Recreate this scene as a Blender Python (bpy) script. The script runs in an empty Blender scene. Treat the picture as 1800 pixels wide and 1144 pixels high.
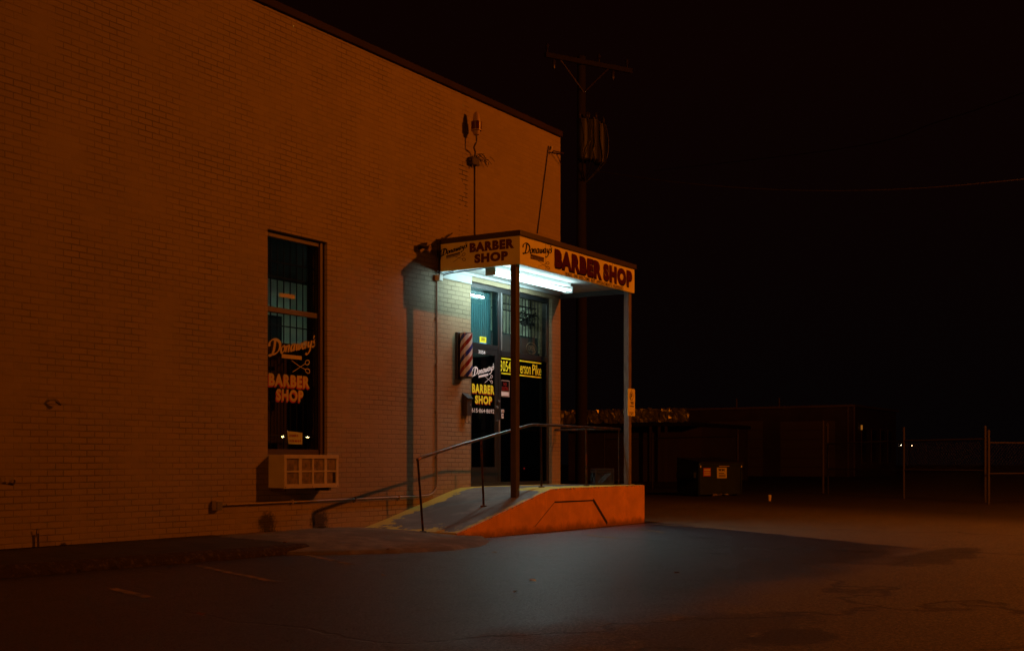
import bpy, bmesh, math, random
from mathutils import Vector, Matrix
R = math.radians
sc = bpy.context.scene
random.seed(7)

# ------------------------------------------------------------------ camera
TH = math.atan(1360 / 2200)          # wall direction is 31.7 deg right of the view axis
F, CX, HY, CH = 2200.0, 900.0, 811.0, 1.04
cam_d = bpy.data.cameras.new("camera"); cam = bpy.data.objects.new("camera", cam_d)
sc.collection.objects.link(cam)
cam.location = (0, 0, CH)
cam.rotation_euler = (R(90), 0, TH - R(90))
cam_d.sensor_width = 36; cam_d.lens = F / 1800 * 36
cam_d.shift_y = (HY - 572) / 1800
cam_d.clip_start = 0.05; cam_d.clip_end = 2000
sc.camera = cam

# ------------------------------------------------------------------ night sky
w = bpy.data.worlds.new("World"); sc.world = w; w.use_nodes = True
nt = w.node_tree; bg = nt.nodes["Background"]
tc = nt.nodes.new("ShaderNodeTexCoord"); sx = nt.nodes.new("ShaderNodeSeparateXYZ")
cr = nt.nodes.new("ShaderNodeValToRGB")
nt.links.new(tc.outputs["Generated"], sx.inputs[0]); nt.links.new(sx.outputs["Z"], cr.inputs[0])
nt.links.new(cr.outputs[0], bg.inputs[0])
cr.color_ramp.elements[0].position = 0.0; cr.color_ramp.elements[0].color = (.0012, .0008, .0009, 1)
cr.color_ramp.elements[1].position = 0.30; cr.color_ramp.elements[1].color = (.0031, .00062, .00038, 1)
bg.inputs[1].default_value = 1.0; w.cycles.sampling_method = 'NONE'

# ------------------------------------------------------------------ lamps that light the street
def spot(name, loc, target, energy, color, size_deg, blend, radius):
    d = bpy.data.lights.new(name, 'SPOT' if size_deg else 'POINT'); d.energy = energy; d.color = color; d.shadow_soft_size = radius
    if size_deg: d.spot_size = R(size_deg); d.spot_blend = blend
    o = bpy.data.objects.new(name, d); sc.collection.objects.link(o)
    o.location = loc
    o.rotation_euler = (Vector(target) - Vector(loc)).to_track_quat('-Z', 'Y').to_euler()
    return o
SOD = (1.0, .19, .006)
spot("sodium_street_light", (23.0, -3.0, 9.3), (14.6, 9.0, 1.4), 4700, SOD, 0, 0, .12)
spot("distant_sodium_light", (-26.0, 3.0, 9.0), (14.0, 10.0, 3.0), 8200, (1.0, .22, .01), 40, .8, .9)
TUBE_STRENGTH = 3.2
TUBE_COLOR = (.70, 1.0, .98)
TUBE_POWER = 62.0
sc.view_settings.view_transform = 'Standard'
sc.view_settings.look = 'None'
sc.view_settings.exposure = 0; sc.view_settings.gamma = 1
sc.cycles.max_bounces = 8; sc.cycles.sample_clamp_indirect = 4
sc.cycles.use_denoising = True; sc.cycles.use_light_tree = False
sc.cycles.transparent_max_bounces = 12

# ------------------------------------------------------------------ survey helpers
ct, st = math.cos(TH), math.sin(TH)
def ray(px):
    a = (px - CX) / F
    return ct + st * a, st - ct * a
def onY(px, py, Y):
    dx, dy = ray(px); t = Y / dy
    return dx * t, CH + (HY - py) / F * t
def onX(px, py, X):
    dx, dy = ray(px); t = X / dx
    return dy * t, CH + (HY - py) / F * t
def onZ(px, py, z):
    dx, dy = ray(px); t = (CH - z) * F / (py - HY)
    return dx * t, dy * t
def atT(px, py, t):
    dx, dy = ray(px)
    return dx * t, dy * t, CH + (HY - py) / F * t

# ------------------------------------------------------------------ materials
def mat(name, color, rough=.7, metal=0, spec=.5, emit=None, es=0, noise=0, nscale=8, bump=0, bscale=60, dirt=None, dscale=3, damt=.5):
    m = bpy.data.materials.new(name); m.use_nodes = True
    n = m.node_tree.nodes; L = m.node_tree.links; b = n["Principled BSDF"]
    b.inputs["Base Color"].default_value = (*color, 1); b.inputs["Roughness"].default_value = rough
    b.inputs["Metallic"].default_value = metal; b.inputs["Specular IOR Level"].default_value = spec
    if emit: m.cycles.emission_sampling = 'FRONT' if name == 'none' else 'NONE'
    if emit: b.inputs["Emission Color"].default_value = (*emit, 1); b.inputs["Emission Strength"].default_value = es
    t = n.new("ShaderNodeTexCoord")
    cur = None
    if noise:
        q = n.new("ShaderNodeTexNoise"); q.inputs["Scale"].default_value = nscale; q.inputs["Detail"].default_value = 6
        L.new(t.outputs["Object"], q.inputs["Vector"])
        mr = n.new("ShaderNodeMapRange"); mr.inputs[1].default_value = .3; mr.inputs[2].default_value = .7
        mr.inputs[3].default_value = 1 - noise; mr.inputs[4].default_value = 1 + noise * .5
        L.new(q.outputs["Fac"], mr.inputs[0])
        vm = n.new("ShaderNodeVectorMath"); vm.operation = 'SCALE'; vm.inputs[0].default_value = color
        L.new(mr.outputs[0], vm.inputs["Scale"]); cur = vm.outputs[0]
        L.new(cur, b.inputs["Base Color"])
    if dirt:
        q = n.new("ShaderNodeTexNoise"); q.inputs["Scale"].default_value = dscale; q.inputs["Detail"].default_value = 9
        q.inputs["Roughness"].default_value = .65
        L.new(t.outputs["Object"], q.inputs["Vector"])
        r = n.new("ShaderNodeValToRGB"); r.color_ramp.elements[0].position = 1 - damt - .06 ; r.color_ramp.elements[1].position = 1 - damt + .06
        L.new(q.outputs["Fac"], r.inputs[0])
        mx = n.new("ShaderNodeMix"); mx.data_type = 'RGBA'
        mx.inputs[6].default_value = (*color, 1)
        if cur: L.new(cur, mx.inputs[6])
        mx.inputs[7].default_value = (*dirt, 1)
        L.new(r.outputs[0], mx.inputs[0]); L.new(mx.outputs[2], b.inputs["Base Color"])
    if bump:
        q = n.new("ShaderNodeTexNoise"); q.inputs["Scale"].default_value = bscale; q.inputs["Detail"].default_value = 5
        L.new(t.outputs["Object"], q.inputs["Vector"])
        bp = n.new("ShaderNodeBump"); bp.inputs["Strength"].default_value = bump; bp.inputs["Distance"].default_value = .01
        L.new(q.outputs["Fac"], bp.inputs["Height"]); L.new(bp.outputs[0], b.inputs["Normal"])
    return m

def math_n(n, L, op, a, b=None, c=None, clamp=False):
    q = n.new("ShaderNodeMath"); q.operation = op; q.use_clamp = clamp
    for i, v in enumerate((a, b, c)):
        if v is None: continue
        if isinstance(v, (int, float)): q.inputs[i].default_value = v
        else: L.new(v, q.inputs[i])
    return q.outputs[0]

WY = 10.98            # plane of the shop's front wall
def brick_mat():
    m = bpy.data.materials.new("painted_brick"); m.use_nodes = True
    n = m.node_tree.nodes; L = m.node_tree.links; b = n["Principled BSDF"]
    g = n.new("ShaderNodeNewGeometry"); s = n.new("ShaderNodeSeparateXYZ"); L.new(g.outputs["Position"], s.inputs[0])
    X, Y, Z = s.outputs
    u = math_n(n, L, 'ADD', X, math_n(n, L, 'SUBTRACT', Y, WY))
    # slight waviness of the courses
    wv = n.new("ShaderNodeTexNoise"); wv.inputs["Scale"].default_value = 2.2; wv.inputs["Detail"].default_value = 3
    L.new(g.outputs["Position"], wv.inputs["Vector"])
    wob = math_n(n, L, 'MULTIPLY', math_n(n, L, 'SUBTRACT', wv.outputs["Fac"], .5), .016)
    fw = n.new("ShaderNodeTexNoise"); fw.inputs["Scale"].default_value = 28; fw.inputs["Detail"].default_value = 2
    L.new(g.outputs["Position"], fw.inputs["Vector"])
    fwob = math_n(n, L, 'MULTIPLY', math_n(n, L, 'SUBTRACT', fw.outputs["Fac"], .5), .007)
    c = n.new("ShaderNodeCombineXYZ")
    L.new(math_n(n, L, 'ADD', math_n(n, L, 'ADD', u, wob), fwob), c.inputs[0])
    L.new(math_n(n, L, 'ADD', math_n(n, L, 'ADD', Z, wob), fwob), c.inputs[1])
    br = n.new("ShaderNodeTexBrick"); L.new(c.outputs[0], br.inputs["Vector"])
    br.inputs["Scale"].default_value = 1; br.inputs["Brick Width"].default_value = .2035; br.inputs["Row Height"].default_value = .0683
    br.inputs["Mortar Size"].default_value = .0075; br.inputs["Mortar Smooth"].default_value = .35; br.inputs["Bias"].default_value = 0
    br.inputs["Color1"].default_value = (.0, 0, 0, 1); br.inputs["Color2"].default_value = (1, 1, 1, 1); br.inputs["Mortar"].default_value = (.5, .5, .5, 1)
    mort = br.outputs["Fac"]
    # how thickly the paint has filled the joints
    pn = n.new("ShaderNodeTexNoise"); pn.inputs["Scale"].default_value = 1.7; pn.inputs["Detail"].default_value = 7; pn.inputs["Roughness"].default_value = .62
    L.new(g.outputs["Position"], pn.inputs["Vector"])
    pr = n.new("ShaderNodeMapRange"); pr.inputs[1].default_value = .34; pr.inputs[2].default_value = .66; pr.inputs[3].default_value = .04; pr.inputs[4].default_value = 1.0
    L.new(pn.outputs["Fac"], pr.inputs[0])
    # newer infill above the canopy is smoother
    inf = math_n(n, L, 'MULTIPLY', math_n(n, L, 'GREATER_THAN', X, 16.46), math_n(n, L, 'GREATER_THAN', Z, 4.2))
    keep = math_n(n, L, 'SUBTRACT', 1.0, math_n(n, L, 'MULTIPLY', inf, .72))
    ms = math_n(n, L, 'MULTIPLY', math_n(n, L, 'MULTIPLY', mort, pr.outputs[0]), keep)
    # open, toothed joint beside the infill
    tj = math_n(n, L, 'LESS_THAN', math_n(n, L, 'ABSOLUTE', math_n(n, L, 'SUBTRACT', X, 16.31)), .12)
    tj = math_n(n, L, 'MULTIPLY', tj, math_n(n, L, 'GREATER_THAN', Z, 4.4))
    tj = math_n(n, L, 'MULTIPLY', tj, math_n(n, L, 'LESS_THAN', Z, 5.75))
    tn = n.new("ShaderNodeTexNoise"); tn.inputs["Scale"].default_value = 3.5; L.new(g.outputs["Position"], tn.inputs["Vector"])
    tj = math_n(n, L, 'MULTIPLY', tj, math_n(n, L, 'GREATER_THAN', tn.outputs["Fac"], .44))
    tj = math_n(n, L, 'MULTIPLY', tj, math_n(n, L, 'GREATER_THAN', mort, .5))
    # colours: tan paint, each brick a little different, mottled
    sc_ = n.new("ShaderNodeSeparateColor"); L.new(br.outputs["Color"], sc_.inputs[0])
    tone = math_n(n, L, 'ADD', .94, math_n(n, L, 'MULTIPLY', sc_.outputs[0], .12))
    mn = n.new("ShaderNodeTexNoise"); mn.inputs["Scale"].default_value = .55; mn.inputs["Detail"].default_value = 8; mn.inputs["Roughness"].default_value = .6
    L.new(g.outputs["Position"], mn.inputs["Vector"])
    mr = n.new("ShaderNodeMapRange"); mr.inputs[1].default_value = .3; mr.inputs[2].default_value = .7; mr.inputs[3].default_value = .92; mr.inputs[4].default_value = 1.07
    L.new(mn.outputs["Fac"], mr.inputs[0])
    tone = math_n(n, L, 'MULTIPLY', tone, mr.outputs[0])
    tone = math_n(n, L, 'MULTIPLY', tone, math_n(n, L, 'SUBTRACT', 1.0, math_n(n, L, 'MULTIPLY', ms, .52)))
    tone = math_n(n, L, 'MULTIPLY', tone, math_n(n, L, 'SUBTRACT', 1.0, math_n(n, L, 'MULTIPLY', tj, .85)))
    # soot stains of their own shape near the foot of the wall
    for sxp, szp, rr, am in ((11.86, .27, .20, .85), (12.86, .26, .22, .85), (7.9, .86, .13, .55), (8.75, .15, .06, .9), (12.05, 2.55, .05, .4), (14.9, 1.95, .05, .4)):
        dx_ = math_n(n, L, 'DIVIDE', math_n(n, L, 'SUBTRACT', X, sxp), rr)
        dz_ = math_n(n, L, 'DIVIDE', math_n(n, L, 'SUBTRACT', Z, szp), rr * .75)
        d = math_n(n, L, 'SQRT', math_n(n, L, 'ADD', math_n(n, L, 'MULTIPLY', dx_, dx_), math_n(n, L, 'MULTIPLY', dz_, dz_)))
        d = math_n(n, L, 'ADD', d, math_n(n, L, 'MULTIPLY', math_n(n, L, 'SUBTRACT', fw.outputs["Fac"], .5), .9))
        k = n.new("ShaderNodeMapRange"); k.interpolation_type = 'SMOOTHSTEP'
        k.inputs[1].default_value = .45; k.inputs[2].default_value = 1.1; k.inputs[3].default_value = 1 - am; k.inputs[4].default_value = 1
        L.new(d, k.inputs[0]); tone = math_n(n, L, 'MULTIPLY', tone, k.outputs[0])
    vm = n.new("ShaderNodeVectorMath"); vm.operation = 'SCALE'; vm.inputs[0].default_value = (.262, .212, .130)
    L.new(tone, vm.inputs["Scale"]); L.new(vm.outputs[0], b.inputs["Base Color"])
    b.inputs["Roughness"].default_value = .62; b.inputs["Specular IOR Level"].default_value = .3
    h = math_n(n, L, 'SUBTRACT', math_n(n, L, 'MULTIPLY', fw.outputs["Fac"], .25), math_n(n, L, 'MULTIPLY', ms, 1.0))
    gn = n.new("ShaderNodeTexNoise"); gn.inputs["Scale"].default_value = 140; gn.inputs["Detail"].default_value = 3; L.new(g.outputs["Position"], gn.inputs["Vector"])
    h = math_n(n, L, 'ADD', h, math_n(n, L, 'MULTIPLY', gn.outputs["Fac"], .12))
    bp = n.new("ShaderNodeBump"); bp.inputs["Strength"].default_value = .75; bp.inputs["Distance"].default_value = .007
    L.new(h, bp.inputs["Height"]); L.new(bp.outputs[0], b.inputs["Normal"])
    return m

def ground_mat():
    m = bpy.data.materials.new("asphalt"); m.use_nodes = True
    n = m.node_tree.nodes; L = m.node_tree.links; b = n["Principled BSDF"]
    g = n.new("ShaderNodeNewGeometry"); s = n.new("ShaderNodeSeparateXYZ"); L.new(g.outputs["Position"], s.inputs[0])
    X, Y, Z = s.outputs
    def noise(scale, detail=5, rough=.6):
        q = n.new("ShaderNodeTexNoise"); q.inputs["Scale"].default_value = scale; q.inputs["Detail"].default_value = detail
        q.inputs["Roughness"].default_value = rough; L.new(g.outputs["Position"], q.inputs["Vector"]); return q.outputs["Fac"]
    nb = noise(.35, 6); nm = noise(2.3, 7); nf = noise(40, 6, .85)
    # darker asphalt in front of the shop, paler paving beyond, with a ragged border
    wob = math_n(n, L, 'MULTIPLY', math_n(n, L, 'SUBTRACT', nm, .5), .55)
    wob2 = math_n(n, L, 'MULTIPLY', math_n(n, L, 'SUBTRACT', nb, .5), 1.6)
    # border 1 runs from (19.6, 9.2) to (14.6, 2.9)
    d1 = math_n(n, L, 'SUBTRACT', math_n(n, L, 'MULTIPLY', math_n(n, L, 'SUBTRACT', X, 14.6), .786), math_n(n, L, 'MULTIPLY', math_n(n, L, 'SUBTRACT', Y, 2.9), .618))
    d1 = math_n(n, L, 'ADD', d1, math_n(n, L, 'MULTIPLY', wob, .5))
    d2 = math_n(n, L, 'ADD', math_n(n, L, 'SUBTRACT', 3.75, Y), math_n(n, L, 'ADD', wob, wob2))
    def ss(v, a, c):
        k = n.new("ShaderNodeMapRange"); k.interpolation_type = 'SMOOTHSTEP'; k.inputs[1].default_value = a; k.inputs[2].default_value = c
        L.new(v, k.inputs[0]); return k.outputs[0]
    old = math_n(n, L, 'MAXIMUM', ss(d1, -.06, .12), ss(d2, -.5, .7))  # mask: full where the paving is paler
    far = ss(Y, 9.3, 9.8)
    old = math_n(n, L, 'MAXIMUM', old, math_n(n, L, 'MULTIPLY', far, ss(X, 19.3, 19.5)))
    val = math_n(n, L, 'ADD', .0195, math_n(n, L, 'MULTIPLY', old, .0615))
    mr = n.new("ShaderNodeMapRange"); mr.inputs[1].default_value = .3; mr.inputs[2].default_value = .7; mr.inputs[3].default_value = .7; mr.inputs[4].default_value = 1.25
    L.new(nm, mr.inputs[0]); val = math_n(n, L, 'MULTIPLY', val, mr.outputs[0])
    mr = n.new("ShaderNodeMapRange"); mr.inputs[1].default_value = .36; mr.inputs[2].default_value = .66; mr.inputs[3].default_value = .15; mr.inputs[4].default_value = 2.1
    L.new(nf, mr.inputs[0]); val = math_n(n, L, 'MULTIPLY', val, mr.outputs[0])
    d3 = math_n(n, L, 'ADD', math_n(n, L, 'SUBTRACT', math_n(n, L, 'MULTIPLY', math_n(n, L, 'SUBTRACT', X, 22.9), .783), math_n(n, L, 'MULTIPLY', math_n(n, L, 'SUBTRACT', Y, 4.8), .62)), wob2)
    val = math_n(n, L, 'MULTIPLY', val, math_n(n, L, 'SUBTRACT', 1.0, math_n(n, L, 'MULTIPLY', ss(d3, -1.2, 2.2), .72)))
    ng = noise(13, 8, .9)
    mr = n.new("ShaderNodeMapRange"); mr.inputs[1].default_value = .38; mr.inputs[2].default_value = .64; mr.inputs[3].default_value = .55; mr.inputs[4].default_value = 1.5
    L.new(ng, mr.inputs[0]); val = math_n(n, L, 'MULTIPLY', val, mr.outputs[0])
    # cracks
    vo = n.new("ShaderNodeTexVoronoi"); vo.feature = 'DISTANCE_TO_EDGE'; vo.inputs["Scale"].default_value = .16
    vw = n.new("ShaderNodeVectorMath"); vw.operation = 'ADD'; L.new(g.outputs["Position"], vw.inputs[0])
    cn = n.new("ShaderNodeTexNoise"); cn.inputs["Scale"].default_value = 1.1; cn.inputs["Detail"].default_value = 6; L.new(g.outputs["Position"], cn.inputs["Vector"])
    cs = n.new("ShaderNodeVectorMath"); cs.operation = 'SCALE'; cs.inputs["Scale"].default_value = 1.4; L.new(cn.outputs["Color"], cs.inputs[0]); L.new(cs.outputs[0], vw.inputs[1])
    L.new(vw.outputs[0], vo.inputs["Vector"])
    crk = math_n(n, L, 'SUBTRACT', 1.0, ss(vo.outputs["Distance"], .0008, .009))
    crk = math_n(n, L, 'MULTIPLY', crk, ss(nb, .40, .5))
    val = math_n(n, L, 'MULTIPLY', val, math_n(n, L, 'SUBTRACT', 1.0, math_n(n, L, 'MULTIPLY', crk, .8)))
    # tar patches of tarred paving and a broken pothole
    for px_, py_, ra, rb, am in ((7.25, 3.0, 1.25, .55, .6), (14.2, 3.25, 1.7, .38, .8), (7.2, 2.55, .4, .3, .9), (9.4, 4.4, .5, .35, .35)):
        a_ = math_n(n, L, 'DIVIDE', math_n(n, L, 'SUBTRACT', X, px_), ra); c_ = math_n(n, L, 'DIVIDE', math_n(n, L, 'SUBTRACT', Y, py_), rb)
        d = math_n(n, L, 'SQRT', math_n(n, L, 'ADD', math_n(n, L, 'MULTIPLY', a_, a_), math_n(n, L, 'MULTIPLY', c_, c_)))
        d = math_n(n, L, 'ADD', d, math_n(n, L, 'ADD', math_n(n, L, 'MULTIPLY', wob, 3.2), math_n(n, L, 'MULTIPLY', math_n(n, L, 'SUBTRACT', ng, .5), 1.6)))
        k = math_n(n, L, 'MULTIPLY', math_n(n, L, 'SUBTRACT', 1.0, ss(d, .75, 1.0)), am)
        val = math_n(n, L, 'MULTIPLY', val, math_n(n, L, 'SUBTRACT', 1.0, k))
    sp = noise(38, 1)
    val = math_n(n, L, 'ADD', val, math_n(n, L, 'MULTIPLY', ss(sp, .70, .75), .10))
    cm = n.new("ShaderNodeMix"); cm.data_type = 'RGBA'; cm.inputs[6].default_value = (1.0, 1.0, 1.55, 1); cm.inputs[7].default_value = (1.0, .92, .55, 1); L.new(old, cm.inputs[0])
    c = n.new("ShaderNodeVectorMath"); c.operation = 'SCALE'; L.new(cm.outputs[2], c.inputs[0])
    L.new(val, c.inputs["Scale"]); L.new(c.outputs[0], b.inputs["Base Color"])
    rg = n.new("ShaderNodeMapRange"); rg.inputs[1].default_value = .3; rg.inputs[2].default_value = .7; rg.inputs[3].default_value = .34; rg.inputs[4].default_value = .46
    L.new(nm, rg.inputs[0]); L.new(math_n(n, L, 'ADD', math_n(n, L, 'ADD', rg.outputs[0], math_n(n, L, 'MULTIPLY', old, .36)), math_n(n, L, 'MULTIPLY', math_n(n, L, 'SUBTRACT', nf, .5), -1.2)), b.inputs["Roughness"])
    b.inputs["Specular IOR Level"].default_value = .6
    bp = n.new("ShaderNodeBump"); bp.inputs["Strength"].default_value = 1.0; bp.inputs["Distance"].default_value = .014
    h = math_n(n, L, 'SUBTRACT', math_n(n, L, 'ADD', nf, math_n(n, L, 'MULTIPLY', nm, .6)), crk)
    L.new(h, bp.inputs["Height"]); L.new(bp.outputs[0], b.inputs["Normal"])
    return m

def glass_mat(name, tint=(.8, .9, .88), k=1.0):
    m = bpy.data.materials.new(name); m.use_nodes = True
    n = m.node_tree.nodes; L = m.node_tree.links; n.remove(n["Principled BSDF"])
    tr = n.new("ShaderNodeBsdfTransparent"); tr.inputs[0].default_value = (*tint, 1)
    gl = n.new("ShaderNodeBsdfGlossy"); gl.inputs["Roughness"].default_value = .015; gl.inputs[0].default_value = (1, 1, 1, 1)
    g = n.new("ShaderNodeNewGeometry"); dp = n.new("ShaderNodeVectorMath"); dp.operation = 'DOT_PRODUCT'
    L.new(g.outputs["Incoming"], dp.inputs[0]); L.new(g.outputs["Normal"], dp.inputs[1])
    c = math_n(n, L, 'SUBTRACT', 1.0, math_n(n, L, 'ABSOLUTE', dp.outputs["Value"]), clamp=True)
    f = math_n(n, L, 'ADD', .05, math_n(n, L, 'MULTIPLY', math_n(n, L, 'POWER', c, 5.0), .95))
    mx = n.new("ShaderNodeMixShader"); f = math_n(n, L, 'MULTIPLY', f, k, clamp=True)
    L.new(f, mx.inputs[0]); L.new(tr.outputs[0], mx.inputs[1]); L.new(gl.outputs[0], mx.inputs[2])
    L.new(mx.outputs[0], n["Material Output"].inputs[0]); return m

def striped_pole_mat():
    m = mat("barber_stripes", (.8, .8, .78), .3)
    n = m.node_tree.nodes; L = m.node_tree.links; b = n["Principled BSDF"]
    t = n.new("ShaderNodeTexCoord"); s = n.new("ShaderNodeSeparateXYZ"); L.new(t.outputs["Object"], s.inputs[0])
    # helix: angle round the vertical axis plus height
    ang = math_n(n, L, 'ARCTAN2', s.outputs[1], s.outputs[0])
    v = math_n(n, L, 'ADD', math_n(n, L, 'DIVIDE', s.outputs[2], .335), math_n(n, L, 'MULTIPLY', ang, -1 / math.pi))
    fr = math_n(n, L, 'FRACT', v)
    r = n.new("ShaderNodeValToRGB"); r.color_ramp.interpolation = 'CONSTANT'
    e = r.color_ramp.elements
    wh = (.55, .54, .52, 1)
    e[0].position = 0; e[0].color = wh
    e[1].position = .22; e[1].color = (.20, .010, .008, 1)
    for p, c in ((.46, wh), (.72, (.012, .025, .20, 1)), (.96, wh)):
        q = e.new(p); q.color = c
    L.new(fr, r.inputs[0]); L.new(r.outputs[0], b.inputs["Base Color"])
    return m

M = dict(
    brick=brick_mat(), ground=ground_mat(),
    concrete=mat("concrete", (.15, .14, .12), .85, noise=.3, nscale=5, bump=.4, bscale=80, dirt=(.09, .085, .075), dscale=2.2, damt=.45),
    deck=mat("ramp_concrete", (.15, .15, .14), .8, noise=.35, nscale=4, bump=.4, bscale=70, dirt=(.085, .085, .08), dscale=1.3, damt=.5),
    sidewalk=mat("sidewalk_asphalt", (.042, .040, .030), .9, spec=.2, noise=.35, nscale=3, bump=.5, bscale=90),
    kerb=mat("broken_kerb", (.085, .07, .052), .95, spec=.1, noise=.5, nscale=30, bump=.9, bscale=30, dirt=(.04, .032, .026), dscale=17, damt=.56),
    apron=mat("apron", (.16, .135, .085), .9, noise=.4, nscale=6, bump=.7, bscale=60, dirt=(.09, .08, .055), dscale=2.0, damt=.5),
    orange=mat("orange_paint", (.72, .34, .05), .62, noise=.22, nscale=3, bump=.25, bscale=30, dirt=(.62, .285, .045), dscale=2.1, damt=.42),
    yellow=mat("worn_yellow_paint", (.55, .42, .03), .65, noise=.3, nscale=14),
    coping=mat("coping_metal", (.022, .012, .012), .7, spec=.15, noise=.3, nscale=2),
    roof=mat("roof_felt", (.03, .03, .03), .9),
    sign=mat("sign_panel_paint", (.74, .72, .20), .45, noise=.10, nscale=3),
    band=mat("roof_edge_metal", (.035, .025, .024), .45, noise=.2, nscale=4),
    soffit=mat("soffit_white", (.50, .53, .53), .6, noise=.08, nscale=3),
    board=mat("grey_board", (.33, .37, .38), .6, noise=.12, nscale=4),
    post=mat("post_paint", (.05, .040, .036), .45, noise=.3, nscale=9, dirt=(.12, .06, .04), dscale=14, damt=.3),
    postgrey=mat("post_grey", (.16, .125, .105), .45, noise=.25, nscale=6, dirt=(.4, .38, .35), dscale=30, damt=.3),
    rail=mat("rail_iron", (.04, .034, .03), .32, metal=.35, noise=.4, nscale=20, dirt=(.16, .06, .025), dscale=9, damt=.42),
    frame=mat("bronze_frame", (.020, .022, .024), .30, spec=.6, noise=.2, nscale=5),
    alu=mat("aluminium", (.32, .33, .33), .35, metal=.6),
    wframe=mat("window_frame_brown", (.035, .018, .012), .5),
    reveal=mat("reveal_beige", (.30, .22, .15), .7, noise=.15, nscale=6),
    inwall=mat("interior_green_wall", (.74, .80, .66), .7, noise=.08, nscale=3),
    indark=mat("interior_dark_panel", (.012, .012, .014), .8),
    infloor=mat("interior_floor", (.03, .028, .026), .4),
    inceil=mat("interior_ceiling", (.03, .035, .035), .8),
    bar=mat("bar_black", (.006, .006, .007), .5),
    glass=glass_mat("glass", (.92, .95, .92), .9), glasst=glass_mat("transom_glass", (.75, .9, .9), 1.6), glassd=glass_mat("door_glass", (.30, .32, .34), .55),
    white=mat("white_letter", (.78, .82, .88), .5), cream=mat("cream_letter", (.52, .46, .22), .8, spec=.1),
    gold=mat("gold_letter", (.82, .80, .03), .5), yel=mat("yellow_letter", (.88, .92, .03), .5),
    redl=mat("red_letter", (.42, .015, .012), .5), dred=mat("oxblood_letter", (.062, .003, .003), .8, spec=.1),
    black=mat("black_letter", (.004, .004, .004), .9, spec=.08), greyl=mat("grey_letter", (.30, .27, .25), .5), grid=mat("comb_grey", (.10, .07, .05), .8, spec=.1),
    blue=mat("blue_sticker", (.03, .30, .75), .4), red=mat("red_paint", (.28, .015, .01), .3),
    acbody=mat("ac_case", (.42, .38, .30), .5, noise=.15, nscale=5), acin=mat("ac_filter", (.20, .165, .125), .8, noise=.5, nscale=14), acdark=mat("dark_gap", (.01, .01, .01), .9),
    pipe=mat("painted_pipe", (.26, .21, .15), .5, noise=.2, nscale=12), grey=mat("grey_steel", (.16, .16, .155), .4, metal=.5, noise=.2, nscale=9),
    plastic=mat("black_plastic", (.022, .021, .022), .42), pbox=mat("pale_box", (.62, .66, .64), .5),
    gloss=mat("mailbox_paint", (.030, .032, .036), .38, spec=.6), wood=mat("pole_wood", (.008, .006, .0045), .9, noise=.4, nscale=7),
    dome=mat("siren_dome", (.34, .24, .16), .45, noise=.15, nscale=12), darkred=mat("siren_red", (.07, .006, .006), .35),
    bin=mat("dumpster_green", (.020, .036, .026), .5, noise=.3, nscale=4), lid=mat("dumpster_lid", (.012, .011, .011), .55),
    farwall=mat("far_block_wall", (.10, .085, .07), .9, noise=.2, nscale=1), fardoor=mat("far_garage_door", (.17, .16, .10), .7), fartrim=mat("far_trim", (.2, .17, .14), .6),
    chain=mat("galvanised", (.055, .052, .045), .7, metal=.2), leaf=mat("dry_leaf", (.24, .11, .03), .7), paper=mat("paper", (.75, .78, .76), .7),
    cup=mat("cup_paper", (.7, .62, .5), .6), foil=mat("ragged_tin", (.6, .62, .25), .3, metal=.7, bump=1, bscale=3),
    trans=mat("transformer_tan", (.02, .022, .012), .5), insul=mat("insulator", (.025, .022, .02), .3), soil=mat("weed", (.05, .06, .02), .9),
    tube=mat("fluorescent_tube", (1, 1, 1), .4, emit=(.70, 1.0, .98), es=TUBE_STRENGTH),
    neon=mat("unlit_neon", (.20, .18, .12), .4), led_p=mat("purple_led", (.2, 0, .3), .4, emit=(.5, .05, 1), es=4), led_r=mat("red_led", (.3, 0, 0), .4, emit=(1, .03, .02), es=3),
    lampw=mat("small_lamp", (1, .9, .6), .4, emit=(1, .68, .35), es=25), lampo=mat("small_orange_lamp", (1, .4, .1), .4, emit=(1, .30, .05), es=14),
    stripe=striped_pole_mat(), tar=mat("tar", (.02, .012, .01), .8), curtain=mat("curtain_dark", (.035, .022, .016), .9),
)

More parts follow.
